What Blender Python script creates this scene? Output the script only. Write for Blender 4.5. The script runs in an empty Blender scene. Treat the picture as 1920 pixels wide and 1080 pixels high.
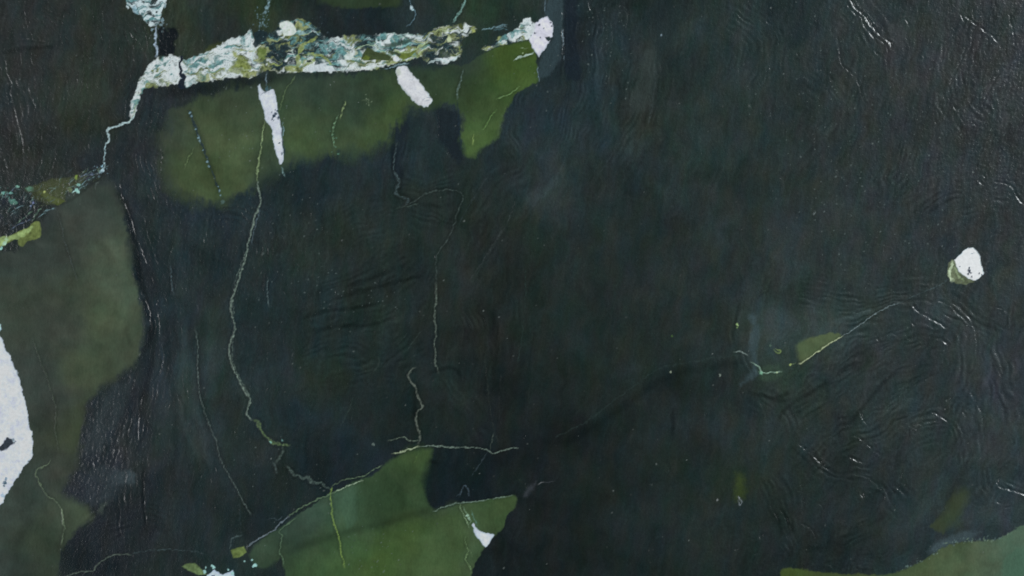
import bpy, math
import numpy as np

# ------------------------------------------------------------------ camera, world, lamps
scene = bpy.context.scene
col = scene.collection
cam_d = bpy.data.cameras.new('camera'); cam = bpy.data.objects.new('camera', cam_d); col.objects.link(cam)
cam_d.sensor_width = 36.0; cam_d.lens = 85.0
cam.location = (0, 0, 1.92 * 85.0 / 36.0)
cam.rotation_euler = (0, 0, 0)
cam_d.clip_start = 0.05; cam_d.clip_end = 100
scene.camera = cam

world = bpy.data.worlds.new('World'); scene.world = world; world.use_nodes = True
bg = world.node_tree.nodes['Background']
bg.inputs[0].default_value = (0.90, 0.97, 1.0, 1); bg.inputs[1].default_value = 0.08

def area_lamp(name, loc, size, power, colour):
    d = bpy.data.lights.new(name, 'AREA'); d.shape = 'DISK'; d.size = size; d.energy = power; d.color = colour
    o = bpy.data.objects.new(name, d); col.objects.link(o); o.location = loc
    v = np.array(loc); n = v / np.linalg.norm(v)
    o.rotation_euler = (math.acos(n[2]), 0, math.atan2(n[1], n[0]) + math.pi / 2)
    return o
area_lamp('key_lamp', (5.2, 3.4, 4.4), 2.6, 560, (0.93, 0.98, 1.0))
area_lamp('fill_lamp', (-5.5, -1.0, 5.5), 3.0, 200, (0.96, 0.98, 1.0))

scene.view_settings.view_transform = 'Standard'
scene.view_settings.look = 'None'
scene.view_settings.exposure = 0
scene.view_settings.gamma = 1
LIGHT = 0.81       # radiance of a white diffuser under these lamps
GLOSS = 0.0055      # even sheen of the dim room on the polish
np.random.seed(7)

# ------------------------------------------------------------------ the sheet: 1 unit = 1 mm of stone
PX0, PX1, PY0, PY1 = -300, 2220, -180, 1260
def axis(a, b, lo, hi, fine, coarse):
    return np.concatenate([np.arange(a, lo, coarse), np.arange(lo, hi, fine), np.arange(hi, b + 0.1, coarse)]).astype(np.float32)
ax = axis(PX0, PX1, -12, 1932, 1.5, 4.0)
ay = axis(PY0, PY1, -12, 1092, 1.5, 4.0)
NX, NY = len(ax), len(ay)
X, Y = np.meshgrid(ax, ay)

def lin(c):
    c = np.asarray(c, dtype=np.float32) / 255.0
    return np.where(c <= 0.04045, c / 12.92, ((c + 0.055) / 1.055) ** 2.4).astype(np.float32)

_perm = np.random.RandomState(3).permutation(4096).astype(np.int32)
_ang = (np.random.RandomState(5).rand(4096) * 2 * np.pi).astype(np.float32)
_gx, _gy = np.cos(_ang), np.sin(_ang)
def perlin(x, y, seed=0):
    x = x + seed * 17.31; y = y + seed * 9.77
    xi = np.floor(x); yi = np.floor(y)
    fx = (x - xi).astype(np.float32); fy = (y - yi).astype(np.float32)
    xi = xi.astype(np.int32); yi = yi.astype(np.int32)
    def g(ix, iy, dx, dy):
        h = _perm[(_perm[(ix + seed * 131) & 4095] + iy) & 4095]
        return _gx[h] * dx + _gy[h] * dy
    u = fx * fx * fx * (fx * (fx * 6 - 15) + 10); v = fy * fy * fy * (fy * (fy * 6 - 15) + 10)
    a = g(xi, yi, fx, fy); b = g(xi + 1, yi, fx - 1, fy)
    c = g(xi, yi + 1, fx, fy - 1); d = g(xi + 1, yi + 1, fx - 1, fy - 1)
    return ((a + (b - a) * u) * (1 - v) + (c + (d - c) * u) * v) * 1.5
def fbm(x, y, wl, octs=3, seed=0, gain=0.5):
    s = 0; a = 1.0
    for i in range(octs):
        s = s + a * perlin(x / wl, y / wl, seed + i); a *= gain; wl *= 0.5
    return s
def rot(x, y, deg):
    c, s = math.cos(math.radians(deg)), math.sin(math.radians(deg))
    return x * c + y * s, -x * s + y * c
def sstep(a, b, v):
    t = np.clip((v - a) / (b - a), 0, 1); return t * t * (3 - 2 * t)

# common jitter fields (natural edges)
J1x, J1y = fbm(X, Y, 9, 2, 11), fbm(X, Y, 9, 2, 21)
J2x, J2y = fbm(X, Y, 45, 2, 31), fbm(X, Y, 45, 2, 41)
Jf = perlin(X / 3.6, Y / 3.6, 51)
Jm = fbm(X, Y, 7, 2, 61)

def box(pts, pad):
    p = np.asarray(pts, dtype=np.float32)
    i0 = max(0, np.searchsorted(ax, p[:, 0].min() - pad) - 1); i1 = min(NX, np.searchsorted(ax, p[:, 0].max() + pad) + 1)
    j0 = max(0, np.searchsorted(ay, p[:, 1].min() - pad) - 1); j1 = min(NY, np.searchsorted(ay, p[:, 1].max() + pad) + 1)
    return slice(j0, j1), slice(i0, i1)
def spline(pts, n=6):
    p = np.asarray(pts, dtype=np.float32)
    if len(p) < 3: return p
    q = np.vstack([2 * p[0] - p[1], p, 2 * p[-1] - p[-2]]); out = []
    for i in range(1, len(q) - 2):
        t = np.linspace(0, 1, n, endpoint=False)[:, None]
        a, b, c, d = q[i - 1], q[i], q[i + 1], q[i + 2]
        out.append(0.5 * (2 * b + (c - a) * t + (2 * a - 5 * b + 4 * c - d) * t ** 2 + (3 * b - a - 3 * c + d) * t ** 3))
    out.append(p[-1:]); return np.vstack(out)
def path_dist(pts, pad, j1=1.0, j2=0.0):
    """distance to an open path; also arc length, side and interpolated third column (half width)"""
    p = np.asarray(pts, dtype=np.float32)
    w = p[:, 2] if p.shape[1] > 2 else np.ones(len(p), np.float32)
    sl = box(p, pad)
    x = X[sl] + J1x[sl] * j1 + J2x[sl] * j2; y = Y[sl] + J1y[sl] * j1 + J2y[sl] * j2
    best = np.full(x.shape, 1e9, np.float32); arc = np.zeros_like(best); side = np.zeros_like(best); wid = np.ones_like(best)
    L = 0.0
    for k in range(len(p) - 1):
        ax_, ay_ = p[k, 0], p[k, 1]; dx, dy = p[k + 1, 0] - ax_, p[k + 1, 1] - ay_
        l2 = dx * dx + dy * dy + 1e-6
        t = np.clip(((x - ax_) * dx + (y - ay_) * dy) / l2, 0, 1)
        ex = x - ax_ - t * dx; ey = y - ay_ - t * dy; d = np.sqrt(ex * ex + ey * ey)
        m = d < best; best = np.where(m, d, best); arc = np.where(m, L + t * math.sqrt(l2), arc)
        side = np.where(m, dx * ey - dy * ex, side); wid = np.where(m, w[k] + (w[k + 1] - w[k]) * t, wid)
        L += math.sqrt(l2)
    return sl, best, arc, side, wid, L
def poly_dist(pts, pad, j1=1.0, j2=0.0):
    """signed distance to a closed outline, negative inside"""
    p = np.asarray(pts, dtype=np.float32)
    sl = box(p, pad)
    x = X[sl] + J1x[sl] * j1 + J2x[sl] * j2; y = Y[sl] + J1y[sl] * j1 + J2y[sl] * j2
    best = np.full(x.shape, 1e9, np.float32); ins = np.zeros(x.shape, bool)
    for k in range(len(p)):
        x0, y0 = p[k]; x1, y1 = p[(k + 1) % len(p)]
        dx, dy = x1 - x0, y1 - y0; l2 = dx * dx + dy * dy + 1e-6
        t = np.clip(((x - x0) * dx + (y - y0) * dy) / l2, 0, 1)
        best = np.minimum(best, (x - x0 - t * dx) ** 2 + (y - y0 - t * dy) ** 2)
        if y0 != y1:
            c = ((y0 > y) != (y1 > y)) & (x < (x1 - x0) * (y - y0) / (y1 - y0) + x0); ins ^= c
    d = np.sqrt(best); return sl, np.where(ins, -d, d)

def rbf(points, sigma, warp=10.0, wide=0.02, base=None):
    """smoothly blended field through colour samples (x, y, r, g, b) of the stone"""
    st = 2
    x = (X + J2x * warp + J1x * 3)[::st, ::st]; y = (Y + J2y * warp + J1y * 3)[::st, ::st]
    num = 0; den = 0
    for q in points:
        d2 = (x - q[0]) ** 2 + (y - q[1]) ** 2
        w = np.exp(-d2 / (2 * sigma * sigma)) + wide * np.exp(-d2 / (2 * (sigma * 4) ** 2)) + 1e-9
        den = den + w; num = num + w[..., None] * np.asarray(q[2:], np.float32)
    f = num / den[..., None]
    f = np.repeat(np.repeat(f, st, 0), st, 1)[:NY, :NX]
    # soften the half-resolution steps
    f = (f + np.roll(f, 1, 0) + np.roll(f, 1, 1) + np.roll(np.roll(f, 1, 0), 1, 1)) / 4
    return f.astype(np.float32)

# ------------------------------------------------------------------ colours of the dark rock
DARK = [
(20,30,42,48,52),(100,100,42,47,50),(200,80,43,49,48),(50,250,42,46,50),(150,200,45,52,46),(180,170,44,52,46),(100,300,40,46,46),(200,20,40,48,46),
(150,130,44,51,47),(30,150,41,46,50),(60,20,41,47,51),(230,150,40,46,48),
(340,30,48,56,46),(330,80,46,56,50),(345,60,48,57,46),(420,50,38,46,52),(400,20,38,46,50),(460,20,46,58,40),(478,5,46,60,38),(430,60,36,44,52),(380,80,46,54,48),
(540,20,40,50,48),(600,30,34,42,50),(680,40,28,36,44),(650,25,36,44,46),(740,40,32,44,50),(800,20,40,52,54),(800,45,36,48,54),(720,50,28,36,44),(640,50,30,38,46),
(900,10,42,60,46),(880,25,44,62,44),(960,20,38,52,48),(860,50,36,48,46),(1000,15,40,52,52),(930,35,34,48,50),(780,55,34,46,50),
(1070,100,28,36,48),(1070,40,26,34,46),(1055,200,34,46,58),(980,230,36,48,62),(1040,250,34,46,58),(1100,30,34,44,52),
(1150,80,34,46,54),(1130,180,36,50,58),(1210,130,46,54,54),(1205,170,44,52,52),(1220,20,31,41,43),(1250,140,31,42,43),(1100,250,36,50,58),(1200,200,42,50,50),(1110,120,36,48,56),
(1300,60,38,50,52),(1400,100,38,49,52),(1500,30,33,44,52),(1500,150,38,48,50),(1600,60,42,50,54),(1700,60,44,50,54),(1700,100,46,50,56),(1850,100,45,49,56),(1700,200,42,48,53),(1880,300,42,48,54),
(1300,250,38,50,50),(1400,300,38,49,50),(1560,250,40,48,51),(1600,150,42,50,53),(1700,30,38,46,50),
(230,300,36,42,52),(260,220,40,48,58),(290,180,38,44,54),(340,170,34,42,52),(270,350,38,46,54),(300,450,38,50,56),(380,430,36,48,58),(450,400,34,46,58),(420,500,34,44,50),
(440,160,34,44,50),(560,360,32,44,52),(600,330,32,44,56),(680,300,36,48,56),(560,450,36,46,44),(500,520,34,46,52),(650,430,38,48,46),(700,340,36,46,52),(780,280,38,52,60),(740,260,34,46,56),(830,225,40,52,58),
(850,250,34,44,54),(850,330,34,46,46),(760,380,34,44,44),(820,420,36,46,46),(900,380,38,46,46),(900,450,36,42,42),(940,500,34,40,40),(700,520,36,46,46),(600,600,34,46,48),(700,620,34,46,46),
(600,720,34,46,42),(500,750,36,48,54),(560,780,32,44,54),(700,750,32,42,44),(850,600,36,44,44),(900,620,34,38,38),(930,700,28,34,36),(850,760,34,44,44),(780,740,30,40,42),(900,800,30,36,38),
(650,860,28,40,52),(620,880,28,38,46),(850,860,28,38,44),(900,900,22,32,40),(870,910,22,32,40),(840,900,23,34,42),(1000,900,28,34,38),(960,860,24,30,36),
(290,600,34,44,58),(280,500,28,36,46),(262,480,26,40,46),(330,560,36,48,56),(300,700,34,42,56),(340,700,42,56,60),(400,620,40,52,52),(380,800,44,56,58),(430,740,38,50,50),(330,830,40,50,54),(335,760,42,54,58),
(250,760,36,40,54),(200,800,38,42,50),(180,880,38,44,54),(240,960,27,33,44),(200,1020,29,36,48),(300,930,34,42,50),(350,1000,32,42,50),(420,900,36,46,50),(450,970,30,40,46),
(275,660,30,38,48),(230,730,36,44,48),(300,1060,38,46,50),(500,900,34,44,46),(540,950,30,42,46),(400,1020,34,46,50),(420,1055,36,52,52),(480,600,34,46,52),(470,690,34,46,54),
(1000,330,40,50,54),(1040,340,46,56,60),(1020,360,44,54,58),(1100,350,38,46,48),(1200,400,34,44,46),(1100,450,36,46,48),(1000,450,32,42,40),(1200,520,36,44,46),(1300,480,38,46,48),(1400,450,40,48,50),
(1500,430,42,50,54),(1600,450,44,52,56),(1750,400,42,49,56),(1850,420,44,50,56),(1850,550,44,52,56),(1500,540,42,52,54),(1680,500,43,51,56),
(1000,600,32,42,42),(1100,650,34,44,44),(1200,620,34,42,42),(1300,600,38,46,48),(1380,620,42,50,50),(1365,580,36,44,46),(1430,640,50,64,66),(1412,600,50,62,68),(1480,620,52,64,66),(1600,560,42,52,54),(1560,600,50,62,62),
(1450,690,48,62,56),(1330,670,36,46,46),(1250,690,34,44,44),(1150,730,33,43,43),(1260,730,29,38,42),(1170,790,29,37,39),(1050,820,27,33,35),(1350,710,34,42,46),(1400,760,38,46,50),(1300,800,36,44,46),(1200,850,34,42,44),
(1100,900,30,38,38),(1020,1000,29,35,38),(1100,1000,28,36,36),(1200,1000,32,42,46),(1280,900,34,44,44),(1400,850,38,48,50),(1400,950,36,46,48),(1480,1000,34,42,44),(1500,1040,30,38,40),(1000,750,30,38,40),
(1390,905,39,49,42),(1600,700,42,50,54),(1700,650,42,50,54),(1800,650,46,54,60),(1880,700,46,52,64),(1550,800,38,46,48),(1650,850,42,50,54),(1750,850,42,52,56),(1850,820,46,54,60),(1600,950,38,46,50),
(1700,980,42,52,58),(1850,970,44,54,64),(1700,1035,38,50,54),(1900,930,46,56,64),(1640,1045,35,44,48),(1590,1050,30,38,40),
(-200,100,42,47,51),(-200,300,42,46,50),(2100,200,44,49,55),(2100,600,45,52,58),(2100,850,46,54,60),(600,1180,34,42,46),(1200,1180,31,39,41),(200,1180,34,42,46),
(400,-120,42,50,46),(900,-120,38,50,48),(1400,-120,36,47,51),(1800,-120,42,49,54)]
GREEN = [
(330,250,56,68,54),(400,230,70,84,54),(380,330,68,84,52),(450,200,62,76,52),(440,300,72,88,56),(540,200,58,76,52),(580,170,46,62,52),(560,270,70,90,54),(650,180,48,64,50),(620,240,62,80,54),(350,300,64,78,50),
(680,200,46,62,52),(700,240,62,80,46),(730,160,54,72,44),(740,200,66,86,46),(830,150,50,68,48),(850,180,46,62,40),(880,120,42,58,48),(930,120,64,86,38),(960,110,62,84,34),(990,110,64,86,36),(900,160,50,70,40),(870,110,42,56,50),
(900,200,56,76,44),(950,160,66,90,44),(920,240,68,92,48),(885,270,70,94,48),(520,320,50,66,54),(700,150,44,60,46),(780,125,44,60,48),(480,160,46,60,50),(420,185,54,66,52),
(20,480,50,60,54),(90,480,50,60,54),(130,450,56,62,54),(180,400,58,68,60),(170,350,52,62,56),(200,480,72,84,66),(230,540,68,82,64),(190,600,74,88,62),(120,560,58,68,52),(30,560,54,64,52),(130,620,58,66,56),(230,640,66,78,60),
(160,680,64,76,54),(60,700,52,62,56),(100,760,52,60,54),(140,800,56,66,44),(120,880,54,60,50),(60,900,50,62,54),(30,960,52,64,56),(130,960,60,72,58),(155,960,66,80,56),(60,1020,46,60,42),(100,1060,50,62,48),(30,1050,46,58,52),(60,400,48,56,56),(110,590,54,62,54),
(560,970,52,72,60),(590,950,56,78,64),(640,930,66,94,74),(660,960,60,86,62),(700,920,48,70,46),(740,900,48,66,44),(760,870,56,78,44),(790,850,58,80,44),(700,980,46,66,44),(780,930,52,74,46),(820,955,52,70,48),(560,1010,42,58,50),(650,990,54,78,52),
(600,1040,58,84,52),(560,1060,56,80,46),(660,1020,64,94,56),(640,1060,64,90,48),(700,1050,64,88,38),(760,1000,64,86,44),(850,980,68,88,60),(820,1040,70,92,60),(780,1070,66,88,54),(900,960,60,82,50),(940,960,60,80,46),
(890,1020,62,82,54),(490,1030,58,78,60),(500,1050,50,70,52),
(1490,1075,66,80,36),(1560,1078,60,72,40),(1720,1070,66,82,52),(1780,1050,74,90,62),(1850,1040,78,92,70),(1900,1010,74,98,80),(1900,1060,70,98,80),(1980,1100,72,96,76),(1530,655,76,90,60),(1790,960,56,66,38),(1775,975,54,64,40),
(680,5,43,58,40),(740,0,45,60,40),(430,88,62,72,38)]
ROUGH = [  # leathered grain of the surface: x, y, amount
(60,60,.5),(60,180,.55),(150,90,.35),(150,250,.25),(60,300,.6),(60,390,1.0),(130,340,.5),(230,250,.4),(290,250,.7),(300,330,.9),(340,380,.7),(330,450,.5),(230,330,.25),(400,420,.5),
(150,450,.03),(200,600,.03),(100,700,.02),(100,900,.04),(60,1030,.05),(180,850,1.3),(220,800,.7),(290,700,.35),(350,650,.18),(350,800,.12),(420,900,.15),(290,950,.2),(220,1000,.25),(260,1060,.4),
(400,250,.08),(600,220,.06),(700,200,.06),(930,180,.06),(400,30,.3),(320,80,.9),(600,30,.3),(700,35,.12),(900,20,.15),(1000,150,.2),(1070,60,.15),(1130,60,.8),(1130,150,.55),(1160,230,.3),(1230,60,.2),(1350,40,.4),(1400,120,.35),
(1500,60,.5),(1600,120,.45),(1500,200,.4),(1700,160,.45),(1850,80,.8),(1850,200,.9),(1890,300,.9),(1750,300,.7),(1650,330,.55),(1600,420,.3),(1750,450,.5),(1880,450,.7),(1880,560,.5),(1450,300,.15),(1400,420,.06),
(550,400,.5),(580,480,.65),(500,450,.55),(680,420,.4),(650,550,.4),(780,300,.25),(800,480,.3),(850,400,.15),(700,700,.2),(600,700,.22),(500,650,.25),(500,760,.3),(850,700,.15),(900,500,.2),(950,650,.1),(780,800,.12),
(650,1000,.05),(800,1000,.04),(850,880,.06),(1100,500,.07),(1200,700,.05),(1200,900,.04),(1050,1000,.05),(1350,900,.1),(1400,650,.1),(1480,560,.35),(1560,560,.4),(1550,720,.5),(1650,700,.6),(1700,640,.5),(1750,700,.4),
(1650,810,.7),(1710,800,.8),(1600,880,.45),(1550,850,.35),(1500,950,.2),(1500,1050,.6),(1600,1050,.6),(1850,850,.45),(1850,700,.25),(1750,900,.2),(1880,930,.4),(1800,1050,.06),(1650,950,.2)]
DARK = [(q[0], q[1], q[2], q[3], q[4] - .42 * max(0, q[4] - q[3] - 2)) for q in DARK]
C = lin(rbf(DARK, 30, 12)); C = (C * 0.88 + C.mean(-1, keepdims=True) * 0.12) * np.array((0.98, 1.0, 0.90), np.float32)
G = lin(rbf(GREEN, 26, 10)); G = G * 0.88 + G.mean(-1, keepdims=True) * 0.12

# streaks and clouds that belong to the rock
sx, sy = rot(X + J2x * 6, Y + J2y * 6, 8)
E1 = fbm(X, Y, 38, 3, 301); E2 = fbm(X, Y, 60, 2, 311)
cloud = fbm(X + J2x * 25, Y + J2y * 25, 90, 4, 71)
streak = fbm(sx, sy / 7.0, 9, 3, 81)
tx, ty = rot(X + J2x * 20, Y + J2y * 20, -38)
swirl = fbm(tx / 7.0, ty, 10, 3, 91)
lower_right = sstep(1380, 1520, X) * sstep(540, 620, Y)
wisp = 1 - np.abs(fbm(sx + J1x * 3, sy / 5.0, 26, 3, 321)) * 3.0; wisp = np.clip(wisp, 0, 1) ** 3 * np.clip(.5 + 1.5 * fbm(X, Y, 120, 2, 331), 0, 1)
fine = perlin(sx / 3.4, sy / 11.0, 341)
LEA = np.clip(rbf(ROUGH, 42, 10)[..., 0], 0, 1)
mod = 1 + 0.15 * cloud + 0.07 * fbm(X + J2x * 8, Y + J2y * 8, 34, 3, 351) + (0.05 + 0.2 * LEA) * (streak * (1 - lower_right) + swirl * lower_right) + (.03 + .09 * LEA) * Jm + (0.04 + .13 * LEA) * fine + 0.2 * wisp
C = C * np.clip(mod, 0.5, 1.6)[..., None]
C[..., 0] *= 1 + 0.17 * fbm(sx, sy / 2.5, 26, 4, 101); C[..., 2] *= 1 + 0.13 * fbm(sx, sy / 2.0, 34, 3, 111)
G = G * np.clip(1 + 0.12 * cloud + 0.05 * streak + 0.05 * Jf + 0.03 * fine + 0.11 * fbm(X + J2x * 6, Y, 30, 4, 121) + .12 * E1, 0.5, 1.6)[..., None]
G[..., 0] *= 1 + 0.08 * fbm(X, Y, 35, 3, 131)

R = rbf(ROUGH, 42, 10)[..., 0]

H = np.zeros_like(X)                      # relief, in mm
PID = np.zeros(X.shape, np.int16)         # which part a point belongs to (0 = the dark rock)
PARTS = []                                # (name, label, material kind)
def part(name, label, kind):
    PARTS.append((name, label, kind)); return len(PARTS)

def lay(sl, a, colour):
    colour = np.asarray(colour, np.float32)
    if colour.ndim == 1: colour = lin(colour)
    C[sl] = C[sl] * (1 - a[..., None]) + colour * a[..., None]
def claim(sl, m, pid): PID[sl] = np.where(m, pid, PID[sl])

def patch(pts, name, label, soft=2.0, j1=1.5, j2=1.0, colour=None, kind='green', amount=1.0, smooth=0.15, field=None, softmap=None, raw=False):
    sl, d = poly_dist(spline(list(pts) + [pts[0]], 4)[:-1] if len(pts) > 7 and not raw else pts, soft * 5 + 6, j1, j2)
    sm = softmap(X[sl], Y[sl]) if softmap else 1.0
    if soft > 2.5: d = d + soft * np.minimum(sm, 1.3) * (0.5 * streak[sl] + 0.2 * Jm[sl] + 0.9 * E1[sl]) ; sf = soft * np.clip(1.1 + 1.4 * E2[sl], 0.6, 2.6)
    else: d = d + 0.5 * Jf[sl] + 0.6 * Jm[sl]; sf = soft
    sf = sf * sm
    a = sstep(sf, -sf, d) * amount
    c = G[sl] if colour is None else lin(colour) * (1 + 0.32 * Jm[sl] + 0.15 * Jf[sl] + .3 * E1[sl])[..., None]
    if field is not None: c = field(sl, d)
    C[sl] = C[sl] * (1 - a[..., None]) + c * a[..., None]
    R[sl] = R[sl] * (1 - a) + smooth * 0.3 * a
    if name: claim(sl, d < 0, part(name, label, kind))
    return sl, d
def vein(pts, colour, w=1.3, name=None, label=None, j1=1.2, broken=0.3, strength=1.0, h=0.25, kind='vein', seed=0, halo=0.0, claim_w=1.0):
    p = np.asarray(pts, np.float32)
    if p.shape[1] == 2: p = np.hstack([p, np.full((len(p), 1), w, np.float32)])
    p = spline(p, 5)
    sl, d, arc, side, wid, L = path_dist(p, 9 + w * 3 + halo, j1 * 1.5, 0)
    d = d + 0 * X[sl]
    wv = wid * (0.95 + 0.75 * perlin(arc / 9 + seed * 3.3, arc * 0 + 0.5, 141 + seed % 7) + 0.5 * Jf[sl] + 0.35 * perlin(arc / 30 + seed, arc * 0 + .5, 144))
    d = np.abs(d + 0.55 * Jm[sl])
    n = 0.38 + 1.2 * perlin(X[sl] / 4.5, Y[sl] / 4.5, 151 + seed % 5) + 0.35 * perlin(arc / 22 + seed, arc * 0, 152)
    tip = sstep(-1, 7, arc) * sstep(-1, 7, L - arc)
    core = wv * 0.62
    a = sstep(core + 1.0, core - 0.7, d) * (1 - broken + broken * np.clip(n * 1.5, 0, 1)) * strength * (0.3 + 0.7 * tip) * (0.8 if name or w >= 2 else 0.9)
    if halo: a = np.maximum(a, 0.25 * strength * np.exp(-(d / halo) ** 2) * tip)
    a = np.clip(a, 0, 1)
    c = lin(colour) * (1 + 0.35 * Jm[sl] + 0.2 * Jf[sl])[..., None]
    if name: C[sl] *= (1 - .22 * np.exp(-((d - wid * 1.6) / 2.4) ** 2) * tip)[..., None]  # slight shadow line beside named veins, painted into the colour
    C[sl] = C[sl] * (1 - a[..., None]) + np.clip(c, 0.001, 1) * a[..., None]
    H[sl] += h * sstep(wv + 1.2, 0, d) * (0.6 + 0.5 * Jf[sl])
    if name: claim(sl, d < np.maximum(wid, 1.0) * claim_w + 0.5, part(name, label, kind))
def groove(pts, depth=0.9, w=1.8, seed=0, ledge=0.0, j1=1.4):
    p = spline(np.asarray(pts, np.float32), 5)
    sl, d, arc, side, wid, L = path_dist(p, 16, j1, 0)
    tip = sstep(0, 10, arc) * sstep(0, 10, L - arc)
    n = np.clip(0.62 + 0.85 * perlin(arc / 11 + seed * 5.1, arc * 0, 161 + seed % 9) + 0.4 * Jf[sl], 0.05, 1.6)
    H[sl] -= depth * n * tip * np.exp(-(d / w) ** 2)
    H[sl] += 0.35 * depth * n * tip * np.exp(-((d - w * 2.2) / (w * 1.4)) ** 2)
    if ledge: H[sl] += ledge * tip * np.sign(side) * np.exp(-d / 7) * sstep(0, 2, d)
def crumbs(x, y, r, n, size, colour, seed, rx=None, strength=1.0, deg=0):
    rs = np.random.RandomState(seed)
    for k in range(n):
        a, b = rs.randn(2); a *= r; b *= (rx or r)
        c, s = math.cos(math.radians(deg)), math.sin(math.radians(deg))
        crumb(x + a * c - b * s, y + a * s + b * c, size * (0.5 + 0.8 * rs.rand()), colour, strength * (0.5 + 0.5 * rs.rand()))
def crumb(x, y, s, colour, strength=1.0, h=0.3):
    sl = box([(x, y)], s * 2 + 3)
    d = np.sqrt((X[sl] + J1x[sl] - x) ** 2 + (Y[sl] + J1y[sl] - y) ** 2)
    d = d * (1 + .5 * Jm[sl]) + .7 * Jf[sl] * min(s, 2)
    a = sstep(s + 0.9, s - 0.7, d) * strength
    lay(sl, np.clip(a * (1 + .5 * Jf[sl]), 0, 1), colour); H[sl] += h * a
def dark_stroke(pts, w, f=0.6, soft=4.0, side_only=0, j2=0.5):
    sl, d, arc, side, wid, L = path_dist(spline(np.asarray(pts, np.float32), 5), w + soft * 3 + 4, 1, j2)
    a = sstep(w + soft, w - soft * 0.5, d) * sstep(-2, 20, arc) * sstep(-2, 20, L - arc)
    if side_only: a = a * sstep(-2, 2, side * side_only / 8)
    C[sl] *= (1 - (1 - f) * a)[..., None]

# ------------------------------------------------------------------ tones inside the dark rock
def tone(pts, colour, soft=5, amount=1.0, j2=1.0, mottled=0.1):
    sl, d = poly_dist(pts, soft * 3 + 4, 2, j2)
    colour = (colour[0], colour[1], colour[2] - .4 * max(0, colour[2] - colour[1] - 2))
    a = sstep(soft, -soft, d + .4 * soft * E1[sl] + .3 * soft * Jm[sl]) * amount
    lay(sl, a, lin(colour) * (1 + mottled * cloud[sl] + mottled * streak[sl] + 0.06 * Jf[sl])[..., None])
tone([(1040,-190),(1028,0),(1022,30),(1034,45),(1037,75),(1024,90),(1012,110),(1008,150),(1030,140),(1050,110),(1055,60),(1056,0),(1056,-190)], (50,64,70), 4, .8)
tone([(1057,-190),(1057,110),(1062,150),(1090,150),(1082,60),(1090,-190)], (27,35,47), 5, .7)
tone([(1195,150),(1212,95),(1228,90),(1232,130),(1222,170),(1212,205),(1192,215),(1180,190)], (52,60,58), 8, .7)
tone([(1225,-190),(1235,-190),(1270,40),(1262,140),(1240,160),(1226,60)], (30,40,42), 10, .5)
tone([(296,52),(308,50),(315,58),(312,52),(330,52),(336,66),(328,78),(326,100),(318,104),(298,104),(296,80)], (22,27,33), 3, .95)
tone([(205,895),(225,882),(245,880),(254,890),(253,905),(235,908),(215,912)], (56,67,72), 6, .75, 2)
tone([(1402,590),(1412,610),(1405,640),(1412,690),(1400,705),(1388,722),(1410,712),(1425,700),(1418,660),(1425,620),(1412,585)], (62,78,84), 5, .6)
tone([(1420,690),(1460,680),(1470,700),(1450,715),(1425,712)], (58,76,62), 5, .6)
tone([(1382,890),(1392,890),(1398,920),(1396,935),(1378,935),(1380,905)], (58,70,36), 9, .7)
tone([(1740,1035),(1755,1020),(1785,1005),(1815,995),(1840,998),(1820,1012),(1780,1022),(1760,1035)], (66,80,86), 6, .7)
tone([(980,930),(990,912),(1005,905),(998,918),(988,935)], (62,66,74), 4, .6)
tone([(815,195),(860,210),(868,290),(860,310),(838,285),(820,255)], (28,36,44), 5, .8)
tone([(740,215),(760,205),(770,215),(762,260),(752,330),(738,335),(732,290)], (30,38,52), 8, .6)
tone([(1590,190),(1600,185),(1610,200),(1600,210)], (54,56,56), 5, .2)
tone([(1655,30),(1700,60),(1715,110),(1700,112),(1670,75)], (52,56,58), 8, .5)
tone([(225,350),(245,395),(262,430),(285,490),(300,545),(285,560),(262,500),(240,430),(228,385)], (42,44,53), 5, .35)
tone([(228,372),(240,400),(252,450),(258,500),(262,540),(250,510),(240,460),(232,410)], (28,38,46), 4, .7)
tone([(1560,602),(1620,582),(1640,580),(1610,592),(1570,610)], (62,76,76), 4, .5)
tone([(1000,370),(1030,340),(1045,335),(1040,350),(1015,375),(1000,385)], (52,62,65), 9, .5)
dark_stroke([(1405,675),(1370,682),(1310,690),(1265,702),(1215,730),(1160,768),(1110,802),(1050,835)], 5, .78, 9)
vein([(1400,664),(1360,668),(1300,678),(1240,690),(1200,715),(1150,752),(1100,790),(1040,820)], (46,58,56), 1.8, j1=1.5, broken=.4, strength=.5, h=0)
dark_stroke([(760,300),(750,360),(800,385),(860,380)], 3, .8, 5)
for pts in ([(620,562),(680,545),(740,530),(800,515)], [(560,600),(610,585),(680,575),(720,562)], [(580,625),(630,612),(700,608),(740,590)], [(640,540),(700,520),(745,498)],
            [(1400,735),(1430,742),(1460,745),(1490,730)], [(1440,742),(1462,752),(1485,748)], [(1440,950),(1458,975),(1468,1010)], [(1462,950),(1480,980),(1492,1010)],
            [(1260,760),(1262,800),(1258,830)], [(1455,800),(1470,770),(1500,748),(1560,712)], [(0,100),(40,92),(90,88),(110,84)], [(1390,560),(1380,600),(1372,640)],
            [(1415,560),(1432,548),(1450,540)], [(1590,800),(1620,760),(1660,715),(1690,690)], [(740,240),(735,290),(740,335)], [(270,870),(268,940),(275,1000)], [(330,730),(345,760),(350,800)],
            [(460,1060),(455,1085)], [(800,700),(850,690),(870,720)], [(780,820),(800,860),(830,870)]):
    dark_stroke(pts, 2.5, .68, 4)
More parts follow.
